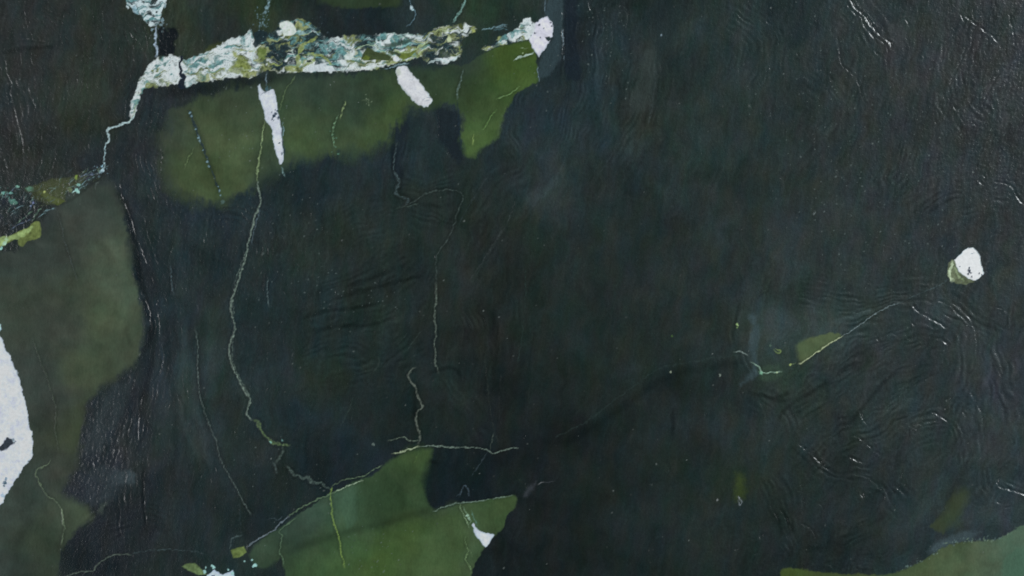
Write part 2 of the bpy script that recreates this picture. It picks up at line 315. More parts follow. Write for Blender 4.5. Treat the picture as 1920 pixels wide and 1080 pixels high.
for pts, c in (([(880,525),(905,490),(930,450),(950,420),(965,380)], (66,72,72)), ([(985,500),(985,560),(980,620),(972,680)], (44,60,56)), ([(860,420),(880,385),(905,345),(915,330)], (54,64,66)),
            ([(890,520),(920,470),(945,430)], (50,58,56)), ([(1230,150),(1222,200),(1216,235)], (58,66,66)), ([(1412,560),(1425,550),(1440,543)], (56,66,60)), ([(760,660),(775,640),(790,620)], (56,68,64)),
            ([(700,700),(708,685),(712,670)], (60,70,66)), ([(860,540),(870,600),(862,660)], (46,52,50)), ([(905,640),(912,700),(918,760),(925,800),(935,830)], (50,56,52)), ([(740,650),(755,635),(765,625)], (56,66,64)),
            ([(640,795),(652,775),(665,740)], (52,66,62)), ([(300,640),(305,690),(290,740)], (50,60,72)), ([(1120,330),(1140,300),(1160,270)], (48,58,60)), ([(1620,590),(1650,582),(1668,576)], (70,84,82)),
            ([(1600,588),(1625,583),(1635,582)], (84,98,96)), ([(1240,280),(1260,330),(1290,370)], (44,56,56)), ([(1180,290),(1200,260),(1215,240)], (52,62,62)), ([(1060,300),(1045,330),(1020,370)], (60,70,72)),
            ([(1820,560),(1835,600),(1850,660)], (52,60,64)), ([(940,700),(935,760),(940,800)], (44,48,48)), ([(960,880),(975,900),(1005,930)], (42,48,44))):
    vein(pts, c, 1.2, broken=.6, strength=.55, h=.1, seed=len(pts) + int(pts[0][0]))

for pts, w, f in (([(335,560),(350,660),(368,780),(400,880)],6,1.2),([(310,590),(318,700),(330,800),(322,900)],4,.82),([(345,620),(340,700),(348,790),(380,870)],5,1.25),([(395,560),(392,660),(402,760),(430,850)],7,1.14),([(372,640),(378,740),(395,820)],3,.84),
                  ([(292,480),(304,560),(300,640),(290,720),(275,800)],5,1.16),([(320,380),(335,470),(345,560)],6,1.12),([(280,560),(288,640),(280,700),(262,760)],4,.75),([(262,740),(250,800),(245,860),(250,930)],4,1.25),([(235,780),(225,840),(215,900)],3,1.3),
                  ([(1060,300),(1040,340),(1000,385)],6,1.05),([(1090,180),(1070,250),(1030,300)],7,1.15),([(1130,60),(1120,150),(1135,230)],6,1.15),([(1155,120),(1165,220),(1150,300)],5,.85),([(1180,300),(1230,350),(1290,380)],7,1.12),([(960,420),(985,380),(1010,350)],4,1.2),
                  ([(880,560),(900,620),(930,660)],5,1.16),([(920,560),(930,640),(925,740)],4,.8),([(860,420),(870,480),(850,520)],4,1.15),([(640,640),(720,600),(790,600)],6,1.14),([(560,560),(620,540),(690,500)],5,.85),([(780,720),(840,720),(890,780)],5,1.14),
                  ([(1480,800),(1540,750),(1600,710)],5,1.12),([(1600,800),(1680,760),(1740,720)],6,1.12),([(1780,880),(1740,940),(1700,1000)],7,1.18),([(1820,860),(1780,940),(1750,1000)],4,.82),([(1860,620),(1850,720),(1870,820)],6,1.12),([(1420,740),(1440,800),(1430,900)],5,1.1)):
    dark_stroke(pts, w, f, 7, j2=1.5)
tone([(215,715),(245,720),(235,770),(205,820),(170,868),(158,850),(172,800),(195,750)], (50,60,64), 8, .6, 2)
tone([(150,890),(190,870),(225,880),(230,910),(205,945),(165,940)], (50,59,66), 10, .6, 2)
# ------------------------------------------------------------------ green serpentine
patch([(600,-190),(770,-190),(752,8),(735,13),(680,15),(640,13),(600,5)], 'green_patch', 'small green patch cut by the top edge above the marbled band', 4)
patch([(395,86),(430,76),(456,72),(452,80),(425,90),(400,100),(378,100)], 'green_patch', 'olive sliver lying on top of the marbled band', 3)
patch([(305,270),(318,225),(345,195),(380,178),(440,165),(520,146),(640,141),(760,128),(860,121),(905,98),(960,82),(990,78),(1003,95),(1006,150),(985,163),(965,178),(948,203),(938,240),(930,265),(900,280),(876,293),
       (869,270),(868,235),(862,205),(835,195),(808,198),(780,202),(758,215),(742,238),(728,262),(700,275),(690,285),(650,290),(600,290),(560,300),(532,318),(500,335),(480,350),(450,365),(420,376),(390,383),(350,372),(320,350),(308,310)],
      'green_patch', 'broad olive green patch hanging under the marbled band', 8.5, 2, 3, softmap=lambda x, y: np.interp(x, [300, 420, 760, 850, 900], [2.2, 1.9, 1.7, .9, .5]) * np.interp(y, [130, 200], [.6, 1]))
patch([(-310,470),(0,472),(40,455),(85,405),(115,372),(165,345),(205,345),(222,372),(236,420),(245,470),(250,520),(262,570),(268,620),(262,660),(245,690),(215,705),(185,730),(160,770),(150,820),(148,860),(138,885),(122,905),(112,925),
       (145,938),(165,955),(172,968),(150,990),(135,1005),(114,1040),(112,1100),(112,1270),(-310,1270)],
      'green_patch', 'large dull olive patch down the left side', 4.5, 2, 2, softmap=lambda x, y: np.interp(y, [330, 420, 700, 800], [3.2, 1.6, 1.6, 1.8]))
patch([(502,1003),(545,975),(580,950),(620,925),(660,905),(700,890),(730,862),(760,848),(800,838),(812,845),(802,870),(792,900),(797,930),(812,955),(835,950),(860,943),(900,939),(965,930),(967,948),(950,968),(942,992),
       (920,1010),(903,1035),(890,1060),(884,1090),(870,1270),(520,1270),(535,1090),(530,1060),(524,1030)], 'green_patch', 'bright moss green patch at the lower middle crossed by pale veins', 3, 1.5, 1, softmap=lambda x, y: np.interp(x, [720, 780, 830, 880], [.6, 2.4, 2.2, .5]))
dark_stroke([(540,1034),(580,1019),(640,1000),(700,986),(770,966),(812,953)], 5, .72, 9)
tone([(668,905),(720,890),(760,920),(790,950),(720,975),(672,985),(664,950)], (44,64,42), 9, .45)
tone([(640,925),(660,912),(668,920),(668,980),(650,990),(640,960)], (66,94,74), 4, .45)
tone([(700,1000),(800,975),(860,960),(880,1000),(860,1080),(700,1085)], (66,88,46), 12, .35)
dark_stroke([(664,905),(668,940),(664,980)], 4, .9, 4)
patch([(465,1040),(490,1012),(514,998),(520,1020),(527,1045),(510,1060),(482,1066)], 'green_patch', 'dim green patch left of the bright moss green one', 4)
patch([(1493,648),(1502,640),(1530,630),(1565,624),(1575,631),(1545,653),(1520,668),(1503,681),(1497,668)], 'green_patch', 'small triangular olive patch on the thin diagonal vein', 2.4, 1.6, 0, softmap=lambda x, y: np.interp(x, [1490, 1530], [2.5, .8]))
patch([(1743,988),(1775,950),(1803,915),(1817,920),(1814,945),(1795,980),(1765,1000)], 'green_patch', 'faint olive wedge above the lower right corner', 5, amount=.7, softmap=lambda x, y: np.interp(x, [1750, 1810], [.6, 2.4]))
patch([(1465,1070),(1478,1065),(1510,1068),(1560,1075),(1655,1077),(1700,1066),(1740,1045),(1780,1022),(1815,1015),(1860,1013),(1885,1003),(1905,992),(1940,980),(2240,930),(2240,1270),(1450,1270),(1462,1090)],
      'green_patch', 'sage green patch filling the lower right corner', 2.2, 2, 1.5)
tone([(1878,1070),(1885,1045),(1905,1030),(1960,1020),(1960,1100),(1880,1100)], (70,100,82), 4, .6)
for pts, w, f in (([(170,440),(190,462),(207,482),(212,500)],5,.86),([(222,558),(214,580),(224,592),(240,600)],2,.84),([(246,600),(238,625),(250,650),(262,640)],2,.8),([(240,560),(228,600),(222,640)],3,1.12),([(110,560),(128,600),(140,640)],6,.9),([(190,420),(222,480),(236,540)],6,1.12),
                  ([(60,540),(90,600),(80,680)],8,.92),([(30,500),(20,560),(40,620)],5,1.08),([(130,700),(140,780),(128,840)],7,1.1),([(70,960),(40,1000),(30,1060)],6,.86),([(120,920),(100,880),(104,830)],4,.9),
                  ([(340,230),(330,280),(345,330)],6,.9),([(430,190),(410,250),(420,320)],7,1.1),([(560,170),(600,220),(590,280)],8,.9),([(650,220),(680,250),(740,210)],6,1.12),([(700,160),(720,200),(700,250)],5,.9),([(600,930),(590,970),(560,1000)],4,1.08),
                  ([(760,880),(750,930),(770,960)],5,.88),([(560,1060),(600,1040),(620,1075)],5,1.08),([(720,1010),(760,1030),(750,1075)],6,1.08),([(830,980),(850,1020),(840,1070)],6,.93),([(1760,1060),(1800,1040),(1820,1075)],6,.9),([(1850,1030),(1870,1050),(1860,1078)],5,1.08)):
    dark_stroke(pts, w, f, 6, j2=1.5)
# small yellow green chips at the left edge
tone([(45,352),(70,345),(95,337),(130,340),(125,362),(122,380),(90,384),(62,368)], (56,62,44), 3, .8)
patch([(70,360),(82,357),(95,366),(112,373),(122,378),(108,385),(92,378)], 'green_chip', 'mustard green sliver near the left edge', 1.5, colour=(92,104,48))
patch([(48,352),(62,350),(64,358),(54,360)], 'green_chip', 'tiny mint chip near the left edge', 1.5, colour=(84,120,100))
patch([(-40,460),(0,446),(15,446),(30,436),(50,428),(64,416),(75,419),(75,445),(52,452),(42,463),(34,457),(33,448),(18,454),(0,464),(-40,480)], 'green_chip', 'yellow green chip entering from the left edge', 1.2, 1.0, 0, colour=(104,116,66))
patch([(-40,458),(0,446),(25,440),(45,432),(58,424),(60,430),(45,442),(32,449),(15,452),(0,462),(-40,474)], None, None, 1.6, 2.5, 0, colour=(150,172,112), amount=.8)
crumb(8,456,4,(170,205,180)); crumb(13,450,3,(160,190,150)); crumb(2,467,3,(150,200,190))
patch([(16,372),(28,374),(30,382),(20,383)], None, None, 2, 2, 0, colour=(110,160,145), amount=.8)
patch([(432,1032),(440,1029),(458,1024),(461,1036),(452,1044),(438,1046)], 'green_chip', 'small yellow green chip near the bottom edge', 1.2, 1, 0, colour=(98,114,64))
patch([(340,1062),(350,1057),(365,1056),(376,1066),(388,1077),(372,1078),(355,1070)], 'green_chip', 'elongated yellow green chip beside the white flecks at the bottom', 1.4, 1, 0, colour=(104,124,82))

# ------------------------------------------------------------------ the marbled band
BANDW = [ # x, y, white, teal, olive, dark
(250,190,6,2,.5,.3),(258,170,6,2.5,.6,.3),(275,145,5,3,1,.4),(300,120,8,2,1,.1),(325,115,12,.3,.2,.05),(325,135,12,.4,.3,.05),(310,128,7,1.5,2,.1),(290,155,3,1,5,.4),(310,152,4,.8,4,.3),(290,135,6,1.5,3,.1),(330,148,8,.5,1,.2),
(355,118,4,5,3,.3),(365,125,5,5,1,.2),(350,150,9,2,.5,.1),(375,145,3,1,4,.6),(400,115,6,5,.6,.2),(405,125,4,5,1,.2),(410,145,6,.4,3,.2),(395,150,4,1,5,.6),(430,95,7,4,.5,.2),(425,110,10,1,.5,.1),(445,140,9,.3,1,.1),
(445,125,1.5,.2,8,.4),(460,122,.8,.2,9,1),(455,100,4,.3,5,.2),(440,98,3,.5,5,.1),(468,140,5,.3,4,1),(455,78,8,3,.3,.3),(462,65,6,4,.2,1),(468,92,10,1.5,.2,.3),(475,115,8,2,.3,.8),(478,125,4,1,2,2),
(490,100,.4,.4,8,3),(492,110,.4,.4,7,3),(500,82,1,2,2.5,6),(510,100,.1,.2,.5,14),(520,112,.1,.2,.4,14),(528,95,.2,.3,.6,13),(505,68,.4,1.5,1,9),(500,124,2,1,6,3),(485,125,4,1,5,1.5),(540,120,1,.5,5,4),(515,122,2,.5,5,4),
(542,84,.7,1.5,2.5,8),(540,72,1,2,5,3),(560,70,1,3,4,3),(565,45,1,2.5,5,2),(580,58,.7,2,1,9),(590,75,.3,1.5,.6,10),(548,100,3,2,1,5),(600,96,1.5,4,1,6),(585,90,1,3,1,5),(615,78,5,4,.5,2),(620,95,1,5,1,6),(640,90,2,6,1,4),
(625,110,1.5,5,1,4),(600,125,9,2,.5,.3),(585,128,7,2,3,.3),(560,128,4,1,5,.2),(650,80,3,4,2,3),(655,108,8,2,1,.2),(640,115,3,4,3,1),(660,125,8,.8,1.5,.1),(680,113,5,1,4,.2),(665,115,3,1,5,.3),(690,78,1,4,.8,7),(660,72,1,2,3,4),
(715,75,3,4,.8,3),(740,68,5,4,1,1.5),(760,72,4,5,1,2),(745,82,.8,4,1.5,6),(760,85,4,5,2,1.5),(775,95,3,1,6,1),(795,82,4,2,5,.6),(780,75,1.5,3,2,4),(800,100,.2,.2,1.5,9),(730,120,3,.3,5,.4),(700,126,6,.3,4,.2),(720,122,3,.4,5,.4),
(820,60,3,.3,6,1.5),(845,55,3.5,.5,5,1),(860,50,3,.3,6,1.5),(880,56,3,.3,6,1.5),(835,75,.4,.2,2,9),(843,75,3,.3,4,3),(815,80,.6,.4,3,6),(852,92,.8,.3,3,5),(860,105,3,.5,6,1),(825,95,.5,.2,2,8),(812,106,1,.4,2,7),(840,112,7,.5,2,.5),
(862,76,.4,.2,2,8),(885,80,.1,.2,.4,9),(900,75,.1,.2,.3,9),(925,75,.8,1,2,6),(912,90,4,.2,6,1),(938,75,1,.3,6,2),(925,55,3,3,.2,5),(950,70,2,6,.3,3),(945,85,3,6,.3,1),(965,72,3,6,.3,2),(975,60,2,5,.3,3),(988,42,8,2,.3,.4),(982,66,6,.3,4,.1),(975,75,8,.3,2,.1),
(1000,60,12,.2,.2,.05)]
bw = rbf(BANDW, 7, 4, wide=0.01)
bx, by = rot(X + J1x * 3 + 8 * fbm(X, Y, 24, 2, 351) + J2x * 5, Y + J1y * 3 + 8 * fbm(X, Y, 24, 2, 361) + J2y * 5, -9)
def pal_noise(sl, seed, stretch=3.1, wl=8.5):
    return fbm(bx[sl] / stretch, by[sl], wl, 4, seed, .5)
def marble(sl, weights):
    sc = [np.log(np.maximum(weights[..., i], 0.02)) + pal_noise(sl, 171 + i * 7) * 2.5 for i in range(4)]
    e = np.stack(sc, -1) * 2.6; e = np.exp(e - e.max(-1, keepdims=True)); e /= e.sum(-1, keepdims=True)
    t = (Jm[sl] + Jf[sl] * .5)[..., None]
    white = lin((206,214,214)) * (1 + .12 * t); teal = lin((92,134,134)) * (1 + .5 * t)
    ol = np.clip(.5 + 1.1 * pal_noise(sl, 401, 1.6, 13) + .3 * t[..., 0], 0, 1)[..., None]; olive = lin((74,84,48)) * (1 - ol) + lin((150,158,108)) * ol; dark = lin((34,48,52)) * (1 + .4 * t)
    c = white * e[..., 0:1] + teal * e[..., 1:2] + olive * e[..., 2:3] + dark * e[..., 3:4]
    rid2 = np.clip(1 - np.abs(pal_noise(sl, 381, 5.0, 9)) * 12, 0, 1) * np.clip(pal_noise(sl, 391) + .4, 0, 1)
    c = c * (1 - .75 * rid2)[..., None]
    rid = np.clip(1 - np.abs(pal_noise(sl, 371, 3.0, 8)) * 9, 0, 1) ** 2 * .5
    c = c * (1 - rid[..., None]) + lin((70,104,104)) * rid[..., None]
    return np.clip(c, .004, .8)
band_field = lambda sl, d: marble(sl, bw[sl]) * (1 - 0.1 * sstep(-2.2, 0, d))[..., None]
dark_stroke([(300,176),(350,170),(420,160),(480,153),(530,148)], 7, .72, 10)
patch([(244,205),(247,190),(250,180),(256,162),(264,147),(272,134),(281,121),(291,112),(306,107),(325,104),(338,107),(345,112),(355,109),(375,102),(395,94),(415,83),(435,73),(452,68),(462,64),(468,55),(473,60),(474,72),
       (480,84),(488,74),(505,62),(520,56),(523,43),(540,38),(562,36),(578,40),(592,50),(604,64),(614,72),(640,68),(665,65),(700,66),(720,62),(750,64),(780,65),(805,60),(820,52),(850,48),(870,44),(892,52),(890,60),(872,68),
       (865,80),(868,95),(860,107),(845,116),(820,119),(800,115),(790,108),(775,110),(758,114),(745,118),(720,125),(705,130),(680,131),(640,134),(600,135),(550,136),(520,134),(500,131),(482,140),(468,147),(450,144),(420,148),
       (385,153),(365,156),(349,164),(338,153),(330,157),(300,162),(275,166),(266,174),(260,185),(256,200),(252,215),(244,226)],
      'marbled_band', 'wide marbled band of white, teal and olive stone near the top', 1.5, 3.0, 0.8, kind='band', field=band_field)
band_id = len(PARTS)
def retone(pts, colour, soft=1.0, amount=1.0, j1=1.2, var=.2):
    sl, d = poly_dist(pts, 8, j1, 0); a = sstep(soft, -soft, d) * amount
    lay(sl, a, np.clip(lin(colour) * (1 + var * Jm[sl] + var * .6 * Jf[sl])[..., None], .003, .8))
def line(pts, colour, w, amount=1.0, broken=.15, h=.1):
    vein(pts, colour, w, broken=broken, strength=amount, h=h, seed=int(pts[0][0] * 7 + pts[0][1]))
patch([(902,92),(912,84),(925,82),(935,68),(940,72),(938,84),(928,90),(912,95)], 'marbled_band', 'short olive end of the marbled band', 1.0, 1.2, 0, kind='band', field=band_field)
patch([(930,88),(938,70),(955,62),(970,52),(980,38),(992,32),(996,40),(1000,52),(996,66),(992,73),(975,77),(960,80),(945,84)], 'marbled_band', 'teal speckled right end of the marbled band', 1.2, 2.0, 0, kind='band', field=band_field)
for k in range(6): line([(905 + k * 8, 55 - k), (910 + k * 8, 53 - k * .6)], (150,185,195), 1.1, .8)
line([(905,55),(920,53),(938,48),(950,46)], (130,165,175), 1.4, .7, .5)
line([(925,57),(940,54),(952,56)], (110,150,160), 1.2, .6, .6)
# figures inside the band
RT = 1
retone([(525,43),(540,39),(548,43),(554,52),(556,60),(548,66),(538,66),(532,68),(530,58),(524,50)], (204,214,206))
retone([(538,56),(544,54),(543,58)], (150,160,120), 1.5, .6)
retone([(556,60),(564,55),(572,62),(560,66)], (150,180,180), 1.5, .8, 2.5, .4)
line([(574,44),(580,48),(584,54)], (140,170,170), 1.5, .8); line([(585,54),(592,60),(600,66)], (170,200,205), 1.2, .8)
line([(594,68,2.5),(586,76,3.5),(574,80,5),(566,90,5),(560,100,5),(558,112,5.5),(560,122,6),(548,128,5),(535,131,3)], (138,150,88), 4, .95, .1)
line([(572,102,2),(585,101,3),(590,107,3.5),(586,116,4),(574,121,4),(566,124,4)], (136,150,84), 3, .95, .1)
line([(590,102,2),(603,104,3),(612,111,4),(619,119,3.5),(624,122,2)], (142,156,92), 3, .95, .05)
retone([(575,113),(582,112),(584,117),(576,117)], (36,48,44), .8); retone([(566,100),(574,102),(578,105),(568,105)], (66,78,54), 1)
retone([(588,106),(600,110),(608,118),(600,122),(592,122),(590,112)], (52,70,74), 2, .8)
retone([(578,128),(590,122),(602,118),(614,122),(626,130),(632,133),(610,134),(580,134)], (200,208,212), 1, .9)
line([(542,85),(547,95),(552,108)], (180,200,190), 1.6, .8, .5)
line([(505,121),(512,120),(520,122),(528,120)], (176,190,110), 2, .8, .5)
retone([(486,90),(498,92),(500,100),(494,112),(485,108),(483,98)], (104,122,64), 1.5, .8)
line([(484,86),(478,94),(472,104),(474,116),(480,122)], (190,212,214), 2.4, .95, .1)
line([(468,56),(470,66),(466,76),(470,88),(476,98)], (196,214,214), 2.4, .9, .2)
retone([(677,112),(680,101),(689,88),(702,96),(716,99),(728,103),(734,107),(730,113),(716,113),(702,112),(688,114)], (60,72,46))
retone([(680,110),(686,104),(694,106),(692,113),(682,114)], (92,106,44), 1.5, .8)
retone([(728,94),(740,97),(755,99),(768,98),(782,93),(777,100),(768,108),(756,112),(748,108),(740,101),(730,99)], (96,110,52))
retone([(728,94),(740,97),(752,99),(750,107),(740,102),(730,99)], (58,72,56), 1.2)
line([(666,92),(678,88),(690,84),(704,86),(712,94),(724,98),(732,99)], (166,190,160), 1.4, .9, .2)
line([(703,70,1),(707,78,2),(711,86,3),(716,91,2)], (186,206,204), 2.2, .95, .1)
line([(711,68,1),(714,76,1.5),(714,88,2)], (160,190,190), 1.6, .9, .1)
retone([(737,108),(741,104),(747,107),(750,112),(744,116),(738,113)], (208,214,222))
line([(722,97),(728,93),(727,100),(733,103)], (190,206,214), 1.8, .95, .1)
line([(738,93),(750,98),(770,96),(785,88),(800,80)], (164,182,130), 1.8, .9, .2)
line([(752,113),(768,112),(785,101),(800,88)], (150,170,100), 1.5, .8, .3)
retone([(720,82),(745,79),(762,74),(778,70),(772,78),(752,85),(732,89),(722,88)], (52,72,64), 1.5, .85)
line([(720,64),(735,62),(748,66),(765,64),(778,66)], (160,190,180), 1.3, .8, .4)
line([(740,72),(755,70),(770,68)], (150,185,170), 1.6, .7, .4); line([(745,90),(758,86),(772,80)], (150,200,196), 1.8, .8, .4)
line([(690,128),(670,129),(655,128),(640,131)], (208,212,206), 2.4, .9, .1)
retone([(648,112),(658,112),(666,114),(664,118),(650,118)], (98,110,44), 1.5, .8)
retone([(645,106),(652,100),(660,100),(666,108),(660,110),(648,111)], (202,212,206), 1.5, .8, 2)
line([(815,60),(825,56),(838,58),(850,56),(858,52)], (176,190,140), 1.4, .9, .2)
retone([(842,68),(846,72),(846,78),(840,79),(838,73)], (190,200,160), 1.5, .9); retone([(884,54),(890,54),(891,60),(886,60)], (160,168,100), 1.5, .9)
retone([(824,94),(832,90),(840,98),(846,104),(838,110),(826,108)], (44,60,50), 1.5, .9)
line([(803,119,1),(815,114,2.6),(825,112,2.6),(840,116,1.5),(852,111,3),(860,105,2)], (188,206,206), 2, .95, .1)
line([(846,104),(856,104),(862,98),(860,88),(858,84)], (128,142,72), 2.2, .9, .2)
line([(720,128),(735,126),(752,121),(765,120)], (150,180,190), 1.4, .8, .5)
line([(610,80),(620,76),(632,70)], (196,210,208), 2, .8, .3)
retone([(450,104),(458,106),(464,114),(470,124),(466,136),(455,140),(440,138),(426,134),(432,124),(444,112)], (118,130,66), 2.5, .75, 4, .5)
retone([(436,96),(444,98),(444,106),(438,106)], (140,150,80), 1.6, .8)
# dark fracture across the band
retone([(338,105),(344,106),(343,114),(338,119),(341,127),(343,133),(338,133),(335,125),(334,117),(338,113)], (28,36,46), .8)
retone([(338,131),(343,132),(341,137),(346,138),(350,144),(347,150),(346,158),(349,166),(338,168),(333,160),(336,152),(339,147),(336,142),(335,137)], (28,36,46), .9)
retone([(476,62),(486,56),(500,60),(504,66),(494,76),(485,84),(479,90),(475,84),(478,74)], (32,46,50), 1.2, .95, 1.6)
crumb(340,147,1.2,(130,150,160)); crumb(322,140,1.3,(80,130,130)); crumb(309,121,3,(86,120,116)); crumb(318,122,1.3,(110,140,140)); crumb(287,132,2,(110,120,70))
# the long thin tail going down to the left
vein([(252,212,3.2),(248,222,3),(240,229,2.6),(228,233,2.8),(217,238,2.4),(206,240,2),(201,247,2),(204,256,2),(203,266,2),(197,272,1.6)], (182,206,208), 2.4, 'white_vein', 'thin white tail bending down from the left end of the band', broken=.15, j1=1.0, kind='vein')
vein([(198,268),(197,285),(195,300),(196,312),(190,320),(182,326)], (170,200,206), 1.7, 'white_vein', 'beaded white thread below the tail of the band', broken=.9, j1=1.5)
vein([(258,184),(254,200),(250,214),(240,230)], (130,146,96), 1.2, broken=.5, strength=.7)

vein([(1686,568),(1712,556),(1740,544),(1762,534),(1778,524)], (66,80,82), 1.0, broken=.5, strength=.8)
# ------------------------------------------------------------------ white calcite
def white_field(tint=(206,210,222), dirt=.0):
    def f(sl, d):
        c = lin(tint) * (.98 + .09 * Jm[sl] + .08 * Jf[sl] + .16 * fbm(X[sl], Y[sl], 24, 4, 211))[..., None]
        e = sstep(-3.0, 0.6, d + Jm[sl] * 1.5) * .35
        return np.clip(c * (1 - e[..., None]) + lin((120,165,175)) * e[..., None], .01, .78)
    return f
patch([(743,128),(750,124),(762,124),(767,131),(773,140),(784,150),(795,166),(805,179),(811,189),(806,196),(800,200),(786,197),(772,187),(762,175),(752,162),(745,148)], 'white_inclusion', 'stout white finger hanging from the middle of the band', 1.0, 1.8, 0, kind='white', field=white_field((206,206,210)))
retone([(743,130),(750,128),(752,140),(745,142)], (168,180,158), 1.5, .6)
line([(792,187),(800,183),(808,182)], (88,110,124), 1.3, .9, .3); line([(797,190),(806,188)], (90,110,120), 1, .8, .3); line([(752,160),(762,172),(772,184)], (160,172,166), 1.6, .7, .5); line([(757,128),(766,140),(778,152)], (186,190,196), 1.2, .6, .6); line([(765,166),(778,168),(788,176)], (184,188,198), 1.0, .6, .5)
line([(768,150),(776,147)], (130,150,160), 1, .8, .3)
line([(738,123),(752,120),(765,119)], (150,175,180), 1.3, .8, .4)
patch([(483,162),(487,157),(490,166),(497,172),(510,167),(515,175),(520,196),(521,212),(524,222),(527,235),(529,258),(531,285),(532,300),(528,308),(524,305),(517,285),(512,265),(509,240),(498,226),(494,205),(487,185)], 'white_inclusion', 'long white splinter tapering down to a point', .9, 1.0, 0, kind='white', field=white_field((204,208,218)))
line([(489,178),(496,174),(503,168),(500,160)], (50,74,78), 1.8, .95, .2, -.1); crumb(500,167,2.6,(64,92,98)); crumb(507,164,2,(60,84,88))
for q in ((517,213,2.2),(520,208,2),(513,218,2.6),(511,223,2),(522,220,2),(516,206,1.2),(514,226,1.5),(509,210,1.2)): crumb(q[0], q[1], q[2], (44,62,78))
line([(525,224),(528,240),(529,260),(532,280),(534,292)], (40,58,70), 1.2, .95, .2, -.1); line([(530,228),(531,246),(530,262)], (130,160,170), .9, .8, .5)
crumb(524,268,2,(52,76,92)); crumb(528,288,1.4,(52,76,92))
vein([(500,135),(499,150),(500,160)], (110,130,140), 1, broken=.6); vein([(527,312),(530,322),(534,332)], (120,150,150), 1.3, broken=.7)
patch([(1815,464),(1824,465),(1833,472),(1838,484),(1841,500),(1845,513),(1838,519),(1829,526),(1815,522),(1805,515),(1797,508),(1790,496),(1790,487),(1803,474)], 'white_inclusion', 'lone angular white chip on the dark right side', .9, 1.0, 0, kind='white', field=white_field((232,238,246)), raw=True)
pid_p = len(PARTS)
sl, d = patch([(1779,492),(1785,486),(1791,488),(1797,508),(1810,519),(1827,527),(1812,534),(1795,533),(1781,524),(1776,514)], 'green_chip', 'yellowish crust on the lower left of the lone white chip', 1.2, 1.6, 0, raw=True, colour=(88,96,74), kind='green')
line([(1786,490),(1783,502),(1780,516),(1786,526)], (190,206,172), 4.2, .95, .15); line([(1790,500),(1794,514),(1804,524)], (150,166,130), 2, .8, .4); line([(1788,500),(1794,514),(1808,526)], (130,150,110), 1.2, .8, .4)
for q in ((1817,507,2.4),(1820,512,2),(1815,514,1.8),(1822,519,1.5),(1818,502,1.2),(1836,512,1.3),(1841,515,1.5),(1799,499,1)): crumb(q[0], q[1], q[2], (36,42,60))
line([(1816,474),(1822,475),(1829,474)], (60,84,110), 1.1, .9, .2)
patch([(-310,560),(-60,575),(0,632),(6,640),(10,652),(17,664),(24,682),(35,704),(40,728),(46,750),(52,775),(54,800),(60,815),(61,848),(55,864),(45,875),(35,890),(22,912),(8,934),(0,948),(-70,1000),(-310,1010)], 'white_inclusion', 'large white inclusion cut by the left edge', 1.0, 1.8, 1.0, kind='white', field=white_field((212,216,230)))
retone([(-12,840),(2,836),(8,826),(14,820),(26,822),(31,828),(22,834),(14,842),(2,846)], (36,46,56), 1.6, 1, 2.5, .4); crumb(26,828,2.4,(170,185,195)); crumb(24,824,1.6,(140,160,170))
crumb(9,905,3.8,(70,96,112)); crumb(11,897,2,(110,140,160)); crumb(8,911,2.2,(60,90,100)); crumb(5,930,3,(120,160,180), .6)
patch([(-20,600),(0,608),(3,618),(0,622),(-20,626)], None, None, 1, colour=(170,200,214))
patch([(885,984),(888,981),(893,990),(906,998),(926,1002),(920,1013),(911,1026),(900,1014),(890,1000)], 'white_inclusion', 'small white wedge in the bright moss green patch', .9, .8, 0, kind='white', field=white_field((204,210,222)))
patch([(1011,37),(1017,33),(1025,31),(1034,40),(1037,52),(1035,68),(1028,82),(1018,97),(1010,107),(1004,98),(996,84),(991,74),(996,66),(1000,52),(1003,44)], 'white_inclusion', 'white arrowhead ending the marbled band', .9, 1.2, 0, kind='white', field=white_field((206,204,216)), raw=True)
retone([(996,40),(1004,44),(1002,60),(994,72),(985,72),(990,58)], (196,204,204), 1.6, .8)
retone([(1022,69),(1030,68),(1034,73),(1028,78),(1023,75)], (34,48,50), 1, 1)
for q in ((1011,46,1.6),(1008,40,1),(1003,62,1.2),(996,66,1.2),(1013,70,1.2),(1020,53,1),(1034,50,1.6),(1032,42,1.2),(994,48,1.4),(998,44,1.3)): crumb(q[0], q[1], q[2], (50,62,74))
up = lambda sl, d: marble(sl, np.stack([X[sl] * 0 + 7, X[sl] * 0 + 3.5, X[sl] * 0 + .3, np.where(Y[sl] > 38, 5, 2.2)], -1)) * np.array((.9, .97, 1.0), np.float32)
patch([(222,-190),(330,-190),(312,-5),(309,10),(302,25),(300,42),(292,48),(286,50),(278,47),(270,36),(266,28),(262,27),(252,24),(248,16),(243,11),(236,0)], 'white_inclusion', 'crumbly white wedge at the top edge narrowing downward', 1.1, 1.8, 0, kind='white', field=up)
line([(252,6),(259,18),(264,30),(272,42)], (44,56,58), 1.0, .9, .2, -.2)
for q in ((289,4,4.5),(291,0,4),(279,22,3),(281,26,2.2),(294,22,2),(288,31,2.2),(277,43,3.2),(268,3,2),(284,11,1)): crumb(q[0], q[1], q[2], (40,50,50), .95, -.2)
retone([(247,14),(253,10),(258,22),(261,26),(252,25)], (126,160,174), 1.2, .7)
for q in ((304,38,3),(286,55,2),(301,47,2),(309,12,2)): crumb(q[0], q[1], q[2], (130,155,165), .8)
crumbs(303,48,4,12,1.3,(110,130,135),5,8,.7)
vein([(293,48,1.8),(292,58,2.4),(292,70,3),(292,73,1),(291,82,2.4),(293,90,2.6),(296,98,3.4),(294,106,4)], (176,196,214), 2.4, 'white_vein', 'chunky white thread linking the top wedge to the band', broken=.35, j1=1.5)
